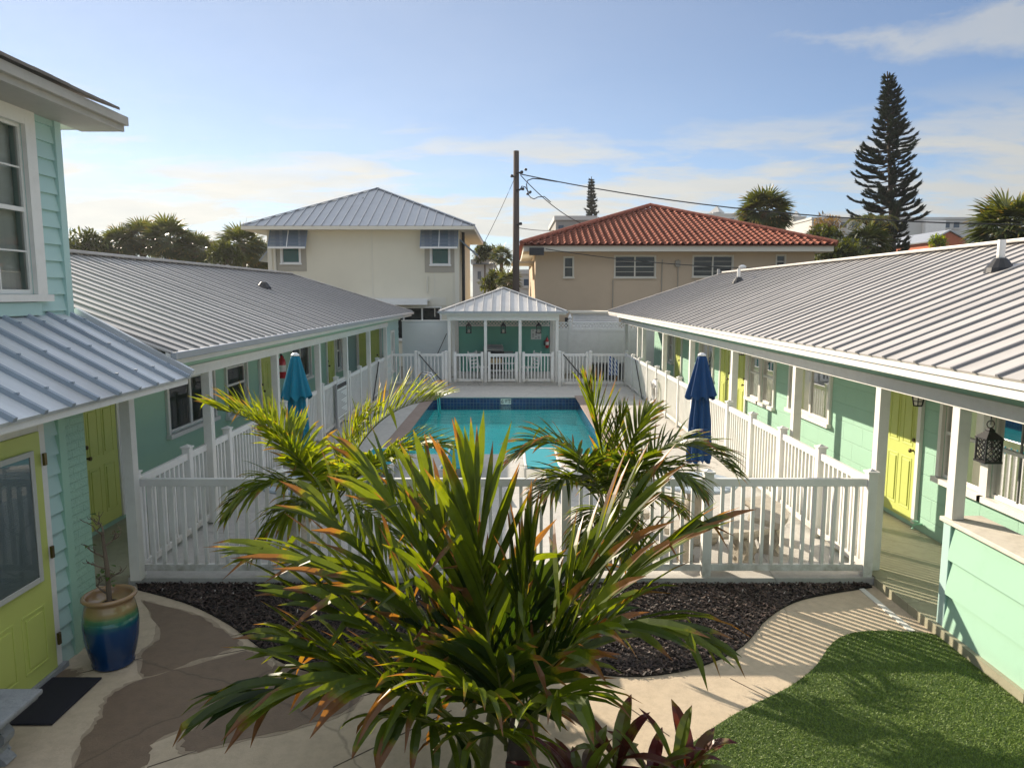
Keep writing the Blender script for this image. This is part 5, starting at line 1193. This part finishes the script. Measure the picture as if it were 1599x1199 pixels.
for i, (px, lb) in enumerate(((606, 'teal sun lounger nearest the left umbrella'), (727, 'teal sun lounger in the middle of the row at the pool end'), (842, 'teal sun lounger at the pool end behind the dark palm'))):
    o = lg if i == 0 else copy_tree(lg); q = onY(px, 712, 12.75); o.location = (q.x, 11.5, DZ+.002); o['label'] = lb
# things on the fences
t = thing('life_ring', 'white life ring hanging on the sunlit right fence', 'life ring', (3.8, 18.9, .55)); m = MB()
vs = []; n1, n2 = 32, 10
for i in range(n1):
    a = 2*pi*i/n1
    for k in range(n2): b_ = 2*pi*k/n2; rr = .29+.06*cos(b_); vs.append((3.80+.05*sin(b_), 18.9+rr*cos(a), .58+rr*sin(a)))
m.add(vs, [(i*n2+k, i*n2+(k+1) % n2, ((i+1) % n1)*n2+(k+1) % n2, ((i+1) % n1)*n2+k) for i in range(n1) for k in range(n2)]); m.build('ring', 'white', t, smooth=True)
m = MB()
for a in (45, 135, 225, 315): a = R(a); m.bar((3.735, 18.9+.2*cos(a), .58+.2*sin(a)), (3.735, 18.9+.37*cos(a), .58+.37*sin(a)), .01, .06)
m.bar((3.86, 18.9, .95), (3.78, 18.9, .93), .03); m.build('strap', 'grey', t)
t = thing('sign', 'tall white notice board with lines of small print on the left fence', 'sign', (-4.03, 16.9, .5)); m = MB(); m.box(-4.035, -4.015, 16.3, 17.3, .30, 1.12); m.build('board', 'chart', t)
m = MB(); m.box(-4.014, -4.011, 16.34, 17.26, 1.0, 1.1); m.build('heading', 'black', t); m = MB()
for k in range(13): m.box(-4.014, -4.012, 16.38, 17.22-.17*((k*7) % 4), .92-.047*k, .94-.047*k)
m.build('print', 'grey', t); m = MB(); m.box(-4.04, -4.00, 16.2, 16.28, .1, 1.14); m.build('support', 'grey', t)
t = thing('pool_handrail', 'curved steel pool handrail behind the left palm at the far pool edge', 'handrail', (-2.3, 20.4, DZ)); m = MB()
for dy in (0, .5): m.tube([(-2.75, 20.3+dy, DZ), (-2.74, 20.3+dy, .75), (-2.6, 20.3+dy, .93), (-2.35, 20.3+dy, .9), (-2.15, 20.3+dy, .55), (-2.1, 20.3+dy, -.3)], .022, 8)
m.build('rail', 'steel', t, smooth=True)
# porch lamp by the right hand door
def porch_lamp(y, s, z, label):
    X_ = s*(5.32 if s > 0 else 5.35); t = thing('porch_lamp', label, 'wall lamp', (X_, y, z), 'black porch lamps'); x = X_-s*.17
    m = MB(); m.box(X_-s*.002, X_-s*.025, y-.05, y+.05, z+.05, z+.22); m.tube([(X_-s*.02, y, z+.16), (X_-s*.09, y, z+.24), (x, y, z+.22)], .012, 6); m.build('bracket', 'black', t)
    m = MB(); m.lathe([(.02, .19), (.035, .175), (.10, .12), (.105, .105)], (x, y, z), 6); m.build('hood', 'black', t)
    m = MB()
    for k in range(6):
        a = 2*pi*k/6; m.bar((x+.09*cos(a), y+.09*sin(a), z+.11), (x+.055*cos(a), y+.055*sin(a), z-.07), .012); a2 = 2*pi*(k+1)/6
        for f_, zz in ((.078, .04), (.066, -.02)): m.bar((x+f_*cos(a), y+f_*sin(a), z+zz), (x+f_*cos(a2), y+f_*sin(a2), z+zz), .008)
    m.lathe([(.06, -.085), (.06, -.07)], (x, y, z), 6); m.build('cage', 'black', t)
    MB().lathe([(.05, -.07), (.08, .1)], (x, y, z), 6).build('lamp_glass', 'curtain', t)
porch_lamp(9.0, 1, 1.84, 'black caged porch lamp between the nearest right lime door and the big window')
porch_lamp(16.05, 1, 1.9, 'small black porch lamp beside the farther right lime doors')
porch_lamp(21.5, -1, 1.9, 'small black porch lamp on the shaded left porch near its far end')
MB().bar((5.2, 9.6, 2.02), (5.24, 9.75, 2.22), .02).build('door_closer', 'black', rw_root)
t = thing('hose_bib', 'small green tap at the foot of the right wall by the lime door', 'tap', (5.3, 9.02, .2)); m = MB(); m.tube([(5.318, 9.02, .2), (5.22, 9.02, .2), (5.2, 9.02, .14)], .018, 6); m.lathe([(.04, 0), (.04, .012)], (5.23, 9.02, .235), 8); m.build('spout', 'mint_trim', t)
# ------------------------------------------------------------------ trees behind
def fan_palm(label, px, py, Y, r, seed, n=46, group='fan palms behind the roofs', mat='sabal', trunk=True, zb=-1.7):
    """sabal: a ball of fan leaves on a rough trunk"""
    rnd = random.Random(seed); c = onY(px, py, Y); t = thing('fan_palm', label, 'palm', (c.x, c.y, zb), group); mb, rm = MB(), MB(); mb.c = []
    for i in range(n):
        zz = 1-1.62*(i+.5)/n; a = i*2.399+rnd.uniform(-.3, .3); h = sqrt(max(0, 1-zz*zz)); d = V3((h*cos(a), h*sin(a), zz)).normalized()
        st = r*rnd.uniform(.42, .6); p = c+d*st*.95-V3((0, 0, st*.06)); rm.tube([c, p], [.02*r, .012*r], 4, False)
        sd = d.cross(Z); sd = sd.normalized() if sd.length > .05 else V3((1, 0, 0)); tilt = rnd.uniform(-.5, .5); sd = (sd*cos(tilt)+d.cross(sd)*sin(tilt)).normalized(); g = rnd.random()*(.45+.55*max(0, zz)); nb = 15
        for k in range(nb):
            f = -1.35+2.7*k/(nb-1); dd = d*cos(f)+sd*sin(f)+V3((0, 0, -.12)); leaf(mb, p, dd, d.cross(sd), r*(.5+.12*cos(f))*rnd.uniform(.85, 1.1), r*.075, rnd.uniform(.3, .9), 3, .3, g, rnd.choice((.8, 1.3, 1.3)), .35, rnd)
    mb.build('crown', mat, t); rm.build('petiole', 'stem', t)
    if trunk: MB().tube([(c.x, c.y, zb), (c.x, c.y, c.z*.5+zb*.5), c], [r*.13, r*.11, r*.14], 9).build('trunk', 'bark', t)
def bush(label, px, py, Y, rx, rz_, seed, n=1500, mat='bush', ls=.35, zb=-1.7, group='leafy trees behind the roofs', cat='tree', name='leafy_tree'):
    rnd = random.Random(seed); c = onY(px, py, Y); t = thing(name, label, cat, (c.x, c.y, zb), group); mb = MB(); mb.c = []; tm = MB(); cl = []
    tm.tube([(c.x, c.y, zb), (c.x, c.y, c.z)], [rx*.08, rx*.05], 7)
    for i in range(22):
        a, e = rnd.uniform(0, 6.3), rnd.uniform(-.5, 1.4); q = c+V3((cos(a)*cos(e)*rx*.75, sin(a)*cos(e)*rx*.75, sin(e)*rz_*.75))*rnd.uniform(.5, 1.05); cl.append((q, rnd.uniform(.22, .42)*rx)); tm.tube([(c.x, c.y, c.z-rz_*.6), c.lerp(q, .5), q], [rx*.035, rx*.02, rx*.008], 5)
    for i in range(n):
        q, r_ = rnd.choice(cl); v = V3((rnd.gauss(0, 1), rnd.gauss(0, 1), rnd.gauss(0, 1))).normalized(); p = q+v*r_*rnd.uniform(.5, 1.05); d = (v+V3((rnd.gauss(0, .6), rnd.gauss(0, .6), rnd.gauss(0, .6)))).normalized()
        leaf(mb, p, d, Z, ls*rnd.uniform(.7, 1.3), ls*.4, .5, 2, .2, rnd.random(), 1.3, .45, rnd)
    mb.build('crown', mat, t); tm.build('trunk', 'bark', t)
fp = fan_palm
fp('fan palm standing tallest in the left cluster, its right hand crown', 264, 376, 46, 1.75, 1)
fp('fan palm crown with the open gaps, left of the tallest pair', 186, 384, 46, 1.4, 2)
fp('fan palm of the tallest pair, its left hand crown', 222, 374, 47, 1.55, 3)
fp('fan palm standing alone between the tallest pair and the chimney', 305, 392, 46, 1.4, 4)
fp('brighter green fan palm close to the cream house', 377, 384, 42, 1.5, 5, mat='sabal')
fp('low shaggy fan palm half hidden by the corner of the cream house', 402, 402, 44, 1.3, 6)
fp('full round fan palm rising behind the red tile roof', 1195, 333, 50, 2.05, 7, 60)
fp('fan palm left of the tall pine, low behind the roofs', 1352, 382, 46, 1.6, 8)
fp('large fan palm cut off by the right edge of the photo', 1580, 358, 30, 1.75, 9, 56)
fp('small fan palm between the utility pole and the cream house', 783, 400, 52, 1.0, 10, 30)
fp('ragged fan palm low between the two neighbouring houses', 795, 440, 46, 1.0, 11, 30)
bush('dark leafy tree at the far left beside the house corner', 128, 392, 44, 1.6, 1.3, 21)
bush('low leafy tree under the leftmost fan palms', 160, 406, 48, 1.7, .8, 22)
bush('yellow green leafy tree in front of the bright fan palm', 350, 402, 40, 1.1, .75, 23, mat='bush', ls=.28)
bush('dense dark tree under the lone fan palm', 300, 412, 48, 1.3, .6, 24)
bush('pinkish sparse tree beside the tile roof end', 1292, 358, 60, 1.7, 1.2, 25, 700, 'rose_tree', .35)
bush('yellow green tree behind the right end of the tile roof', 1285, 378, 50, 1.4, 1.0, 26)
bush('dark shrub mass under the palms right of the tile roof', 1310, 400, 44, 1.9, .7, 27)
bush('yellow flowered small tree in front of the terracotta house', 1465, 380, 52, .8, .6, 28, 500, 'palm_yel', .25)
bush('dark shrub between the two neighbouring houses', 775, 445, 48, 1.1, .8, 29)
bush('leafy green tree behind the corner of the cream house', 757, 400, 60, 1.2, 1.0, 30)
# feather palm beside the tall pine
fx = onY(1360, 352, 48); t = thing('feather_palm', 'feather palm left of the tall pine with drooping plumes', 'palm', (fx.x, fx.y, -1.7), 'fan palms behind the roofs'); mb, rm = MB(), MB(); mb.c = []
for k in range(11):
    a = 2*pi*k/11; e = .5+.5*((k*5) % 3)/2; tip = fx+V3((cos(a)*1.7, sin(a)*1.7, .6*e-.5)); frond(mb, rm, [fx, fx.lerp(tip, .5)+V3((0, 0, 1.0)), tip], .5, .07, n=22, seed=k+70, r=.03, segs=3)
mb.build('crown', 'sabal', t); rm.build('petiole', 'stem', t); MB().tube([(fx.x, fx.y, -1.7), fx], [.14, .11], 8).build('trunk', 'bark', t)
def norfolk(label, pxb, pxt, pyt, Y, seed, width, gaps=True, cut=0):
    rnd = random.Random(seed); top = onY(pxt, pyt, Y); bx = onY(pxb, 430, Y).x; zb = -1.7; Ht = top.z-zb
    t = thing('pine_tree', label, 'pine', (bx, Y, zb), 'norfolk pines'); base = V3((bx, Y, zb)); ax = lambda f: base.lerp(top, f)+V3((sin(f*5)*.12, 0, 0))
    MB().tube([ax(i/12) for i in range(13)], [Ht*.017*(1-.93*i/12)+.02 for i in range(13)], 8).build('trunk', 'darkbark', t)
    mb, rm = MB(), MB(); mb.c = []; nw = int(Ht/.46); ph = [rnd.uniform(0, 6.3) for _ in range(4)]
    for k in range(nw):
        f = .14+.855*(k/nw)**.95; p = ax(f)
        if gaps: env = min(1, (1-f)*3.4+.06)*(.62+.38*sin(pi*min(1, max(0, (f-.1)/.9)))) if f > .45 else .60+.35*abs(f-.45)
        else: env = min(1, (1-f)*1.9+.05)
        rad = width*env*(rnd.uniform(.78, 1.1) if gaps else 1); nb = rnd.choice((7, 8, 9)); a0 = rnd.uniform(0, 6.3)
        for j in range(nb):
            a = a0+2*pi*j/nb+rnd.uniform(-.25, .25)
            l = rad*rnd.uniform(.45, 1.05)
            if gaps: l *= .78+.24*sin(a*1.0+ph[0]+f*9)+.2*sin(a*2+ph[1]-f*17)
            if gaps and rnd.random() < .10: continue
            if gaps and cos(a) < -.2 and f < .42: l *= .3
            if l < .12: continue
            d = V3((cos(a), sin(a), .02)); c = bez([p, p+d*l*.45-Z*.10*l, p+d*l*.85-Z*.04*l, p+d*l+Z*.12*l], 8); rm.tube(c, [.045*(1-i/9)+.01 for i in range(9)], 4, False)
            nt_ = int(4+l*7.5)
            for i in range(nt_):
                s = (.30 if l > 1 else .12)+(.70 if l > 1 else .88)*(i+.5)/nt_; kk = min(7, int(s*8)); q = c[kk].lerp(c[kk+1], s*8-kk); T = (c[kk+1]-c[kk]).normalized(); sdv = T.cross(Z).normalized()
                for e in range(5):
                    b_ = rnd.uniform(0, 6.3); dv = T*.75+sdv*cos(b_)*1.0+Z*(.16+sin(b_)*.28); leaf(mb, q, dv, Z, (.30+.22*rnd.random())*(1 if gaps else .9), .15, -.25, 2, .5, rnd.random(), 1.3, .5, rnd)
    mb.build('crown', 'pine', t); rm.build('branch', 'darkbark', t)
norfolk('tall dark norfolk pine with ragged tiers standing high on the right', 1402, 1388, 112, 58, 31, 3.5)
norfolk('small pointed pine far behind the tile roof', 925, 925, 276, 95, 32, 1.75, False)
# ------------------------------------------------------------------ far buildings
def block(name, label, x0, x1, ytop, Y, depth, mat, wins=None, extra=None, zb=-1.7):
    a, b = onY(x0, ytop, Y), onY(x1, ytop, Y); t = thing(name, label, 'building', ((a.x+b.x)/2, Y, zb), 'far buildings'); MB().box(a.x, b.x, Y, Y+depth, zb, a.z).build('wall', mat, t)
    MB().box(a.x-.15, b.x+.15, Y-.15, Y+depth, a.z+.001, a.z+.35).build('parapet', 'far_wall', t)
    if wins:
        for (u0, u1, v0, v1) in wins:
            p, q = onY(u0, v1, Y), onY(u1, v0, Y); w_ = MB(); w_.box(p.x, q.x, Y-.06, Y-.001, p.z, q.z); w_ = w_.build('window', 'far_glass', t); MB().box(p.x-.12, q.x+.12, Y-.14, Y-.002, p.z-.22, p.z-.003).build('sill', 'far_wall', w_)
    return t
t = block('apartment_block', 'long grey apartment block behind the tall pine on the right', 1268, 1536, 343, 115, 14, 'far_wall', [(x, x+9, 347, 356) for x in (1313, 1330, 1446, 1458, 1474, 1489, 1512)])
p, q = onY(1440, 360, 114.9), onY(1472, 345, 114.9); m = MB(); m.box(p.x, q.x, 114, 114.99, p.z-2, q.z); m.build('bay', 'white', t)
block('flat_roof_building', 'grey flat roofed building peeping over the left slope of the tile roof', 868, 930, 344, 62, 10, 'far_wall_grey', [(872, 880, 352, 358)])
ht = block('hotel', 'distant pale hotel with small roof turrets behind the tile roof', 1085, 1180, 336, 170, 20, 'far_wall', [(x, x+6, 341, 346) for x in range(1092, 1176, 12)])
for px, py in ((1124, 320), (1165, 328), (1100, 331)):
    a = onY(px, py, 170); m = MB(); s_ = 1.3 if py < 325 else .8; m.box(a.x-s_, a.x+s_, 171, 171+2*s_, a.z-5, a.z-1.2*s_); m.lathe([(s_*1.5, -1.2*s_), (.05, 0)], (a.x, 171+s_, a.z), 4); m.build('turret', 'far_wall', ht)
t = block('hotel', 'narrow pale tower right of the round fan palm', 1239, 1258, 340, 165, 12, 'far_wall', [(1243, 1246, 346, 352), (1250, 1253, 346, 352)]); a = onY(1249, 330, 165); MB().lathe([(1.7, -1.3), (.05, .3)], (a.x, 167, a.z), 4).build('turret', 'far_wall', t)
a, b = onY(1452, 392, 70), onY(1510, 370, 70); t = thing('house', 'terracotta house with a low grey gable behind the tall pine', 'house', (a.x, 70, -1.7), 'neighbouring houses'); m = MB()
m.add([(a.x, 70, -1.7), (b.x, 70, -1.7), (b.x, 70, b.z-.4), ((a.x+b.x)/2, 70, b.z+.5), (a.x, 70, b.z-.4)], [(0, 1, 2, 3, 4)]); m.box(a.x, b.x, 70.01, 78, -1.7, b.z-.45); m.build('wall', 'orange_wall', t)
m = MB(); cxx = (a.x+b.x)/2; m.bar((a.x-.4, 74, b.z-.5), (cxx, 74, b.z+.62), 8.4, .12, up=(0, 0, 1)); m.bar((b.x+.4, 74, b.z-.5), (cxx, 74, b.z+.62), 8.4, .12, up=(0, 0, 1)); m.build('roof', 'galv', t)
t = block('house', 'pale house with a chimney glimpsed between the left fan palms', 235, 330, 384, 60, 8, 'far_wall', [(258, 266, 396, 408), (290, 297, 396, 408)]); a = onY(334, 376, 59); m = MB(); m.box(a.x-.3, a.x+.3, 59, 59.8, 2, a.z); m.build('chimney', 'far_wall_grey', t); t['category'] = 'house'
t = block('cottage', 'small white cottage between the pole and the cream house', 738, 770, 412, 60, 8, 'far_wall', [(746, 751, 424, 436)]); a, b = onY(736, 413, 59.5), onY(772, 405, 59.5); m = MB(); m.hexa([(a.x, 59.5, a.z), (b.x, 59.5, a.z), (b.x, 68, a.z), (a.x, 68, a.z), ((a.x+b.x)/2-.1, 63, b.z+.5), ((a.x+b.x)/2+.1, 63, b.z+.5), ((a.x+b.x)/2+.1, 64, b.z+.5), ((a.x+b.x)/2-.1, 64, b.z+.5)]); m.build('roof', 'galv', t); t['category'] = 'house'
t = block('cottage', 'pale house low behind the utility pole', 795, 845, 428, 58, 8, 'far_wall', [(818, 826, 436, 446)]); t['category'] = 'house'
# ------------------------------------------------------------------ light
SUN = V3((-.591, .691, .416)).normalized()
w = bpy.data.worlds.new('World'); S.world = w; w.use_nodes = True; nt = w.node_tree; bg = nt.nodes['Background']
sky = N(nt, 'ShaderNodeTexSky', sky_type='NISHITA'); sky.sun_disc = False; sky.sun_elevation = math.asin(SUN.z); sky.sun_rotation = atan2(SUN.x, SUN.y)
sky.air_density = .85; sky.altitude = 600; sky.dust_density = .05; sky.ozone_density = 3.2
tc = N(nt, 'ShaderNodeTexCoord'); sp = N(nt, 'ShaderNodeSeparateXYZ'); L(nt, tc.outputs['Generated'], sp.inputs[0])
def mth(op, a, b=None, c=None):
    n = N(nt, 'ShaderNodeMath', operation=op)
    for i, x in enumerate((a, b, c)):
        if x is None: continue
        if hasattr(x, 'node'): L(nt, x, n.inputs[i])
        else: n.inputs[i].default_value = x
    return n.outputs[0]
zc = mth('ADD', mth('MAXIMUM', sp.outputs[2], 0), .09)
cb = N(nt, 'ShaderNodeCombineXYZ'); L(nt, mth('DIVIDE', sp.outputs[0], zc), cb.inputs[0]); L(nt, mth('DIVIDE', sp.outputs[1], zc), cb.inputs[1])
thin = noise(nt, .55, 9, .62, vec=cb.outputs[0], sc=(.6, 1.5, 1), dist=.6)
puff = noise(nt, 1.05, 10, .6, vec=cb.outputs[0], sc=(.8, 1.3, 1), dist=.25)
elev = sp.outputs[2]
lowband = ramp(nt, elev, [(.02, .6), (.10, .30), (.17, .05), (.26, 0)])
veil = mth('MULTIPLY', ramp(nt, thin, [(.46, 0), (.70, 1)]), ramp(nt, elev, [(0, .9), (.25, .75), (.6, .5)]))
cum = mth('MULTIPLY', ramp(nt, puff, [(.44, 0), (.56, 1)]), ramp(nt, elev, [(.05, .1), (.09, .8), (.17, .7), (.25, 0)]))
cov = mth('MINIMUM', mth('ADD', mth('ADD', mth('MULTIPLY', veil, .6), cum), lowband), .93)
bank = mth('MULTIPLY', mth('MULTIPLY', ramp(nt, elev, [(.06, .35), (.11, 1), (.15, 1), (.19, 0)]), ramp(nt, mth('MULTIPLY', sp.outputs[0], -1), [(.0, .25), (.22, 1)])), ramp(nt, puff, [(.36, .1), (.50, 1)]))
cov = mth('MAXIMUM', cov, mth('MULTIPLY', bank, .85))
# a streak of cirrus high on the right
def streak(px0, py0, px1, py1, wid):
    a, b2 = ray(px0, py0).normalized(), ray(px1, py1).normalized(); n = a.cross(b2).normalized(); t = (b2-a).normalized()
    def dot(v):
        d = N(nt, 'ShaderNodeVectorMath', operation='DOT_PRODUCT'); L(nt, tc.outputs['Generated'], d.inputs[0]); d.inputs[1].default_value = v; return d.outputs['Value']
    wob = mth('MULTIPLY_ADD', noise(nt, 6, 8, .65, vec=tc.outputs['Generated'], sc=(1, 1, 2.5)), .09, -.045)
    across = mth('ABSOLUTE', mth('ADD', dot(n), wob)); along = mth('SUBTRACT', dot(t), a.dot(t))
    wv = mth('MULTIPLY', ramp(nt, along, [(0, 0), (.35, 1)]), wid)
    return mth('MULTIPLY', mth('GREATER_THAN', along, 0), ramp(nt, mth('SUBTRACT', wv, across), [(0, 0), (.02, .75)]))
st = streak(1120, 92, 1720, 30, .036)
cov = mth('MAXIMUM', cov, mth('MULTIPLY', st, ramp(nt, thin, [(.25, .55), (.6, 1)])))
dsun = N(nt, 'ShaderNodeVectorMath', operation='DOT_PRODUCT'); L(nt, tc.outputs['Generated'], dsun.inputs[0]); dsun.inputs[1].default_value = SUN
bright = ramp(nt, dsun.outputs['Value'], [(.2, 0), (.85, 1)])
vl = mth('MULTIPLY', bright, .28); cov = mth('MAXIMUM', cov, vl)
cl = mixc(nt, bright, (4.1, 4.1, 3.9), (6.0, 5.8, 5.2)); 
cl = mixc(nt, mth('MULTIPLY', ramp(nt, noise(nt, 2.2, 8, .6, vec=cb.outputs[0]), [(.35, 0), (.7, 1)]), .3), cl, (3.5, 3.8, 4.0))
fill_cloud = mixc(nt, noise(nt, 1.6, 6, .6, vec=cb.outputs[0]), (4.6, 5.0, 5.6), (7.6, 7.9, 8.4))  # bright cloud added overhead and behind the camera, unseen, to lift the shade
over = ramp(nt, elev, [(.50, 0), (.68, .9)]); back = mth('MULTIPLY', ramp(nt, mth('MULTIPLY', sp.outputs[1], -1), [(-.02, 0), (.25, 1)]), ramp(nt, elev, [(.0, .0), (.3, .0), (.5, .8)]))
L(nt, mixc(nt, mth('MAXIMUM', over, back), mixc(nt, cov, sky.outputs[0], cl), fill_cloud), bg.inputs[0]); bg.inputs[1].default_value = .073
sd = bpy.data.lights.new('sun', 'SUN'); so = bpy.data.objects.new('sun', sd); COL.objects.link(so); sd.energy = 4.5; sd.angle = R(.5); sd.color = (1, .87, .70)
so.rotation_euler = SUN.to_track_quat('Z', 'Y').to_euler(); so.location = SUN*60
S.view_settings.view_transform = 'Standard'; S.view_settings.look = 'None'; S.view_settings.exposure = .97; S.view_settings.gamma = 1
S.render.engine = 'CYCLES'; c = S.cycles; c.use_denoising = True; c.max_bounces = 8; c.transparent_max_bounces = 16; c.caustics_reflective = False; c.caustics_refractive = False

# the air: far roofs and palms fade into it
hz = bpy.data.materials.new('haze'); hz.use_nodes = True; hn = hz.node_tree; hn.nodes.clear(); ho = N(hn, 'ShaderNodeOutputMaterial'); hv = N(hn, 'ShaderNodeVolumePrincipled')
hv.inputs['Color'].default_value = (.93, .95, .98, 1); hv.inputs['Density'].default_value = .0003; hv.inputs['Anisotropy'].default_value = .5; L(hn, hv.outputs[0], ho.inputs['Volume'])
MT['haze'] = hz
hb = MB(); hb.box(-160, 160, -12, 230, -2.9, 42); o = hb.build('haze', 'haze'); o['kind'] = 'stuff'
c.volume_bounces = 1
# lettering becomes plain mesh
dg = bpy.context.evaluated_depsgraph_get()
for o in [o for o in bpy.data.objects if o.type == 'FONT']:
    me = bpy.data.meshes.new_from_object(o.evaluated_get(dg)); n = bpy.data.objects.new(o.name+'_mesh', me); COL.objects.link(n); n.parent = o.parent; n.location = o.location; n.rotation_euler = o.rotation_euler; nm = o.name; bpy.data.objects.remove(o); n.name = nm
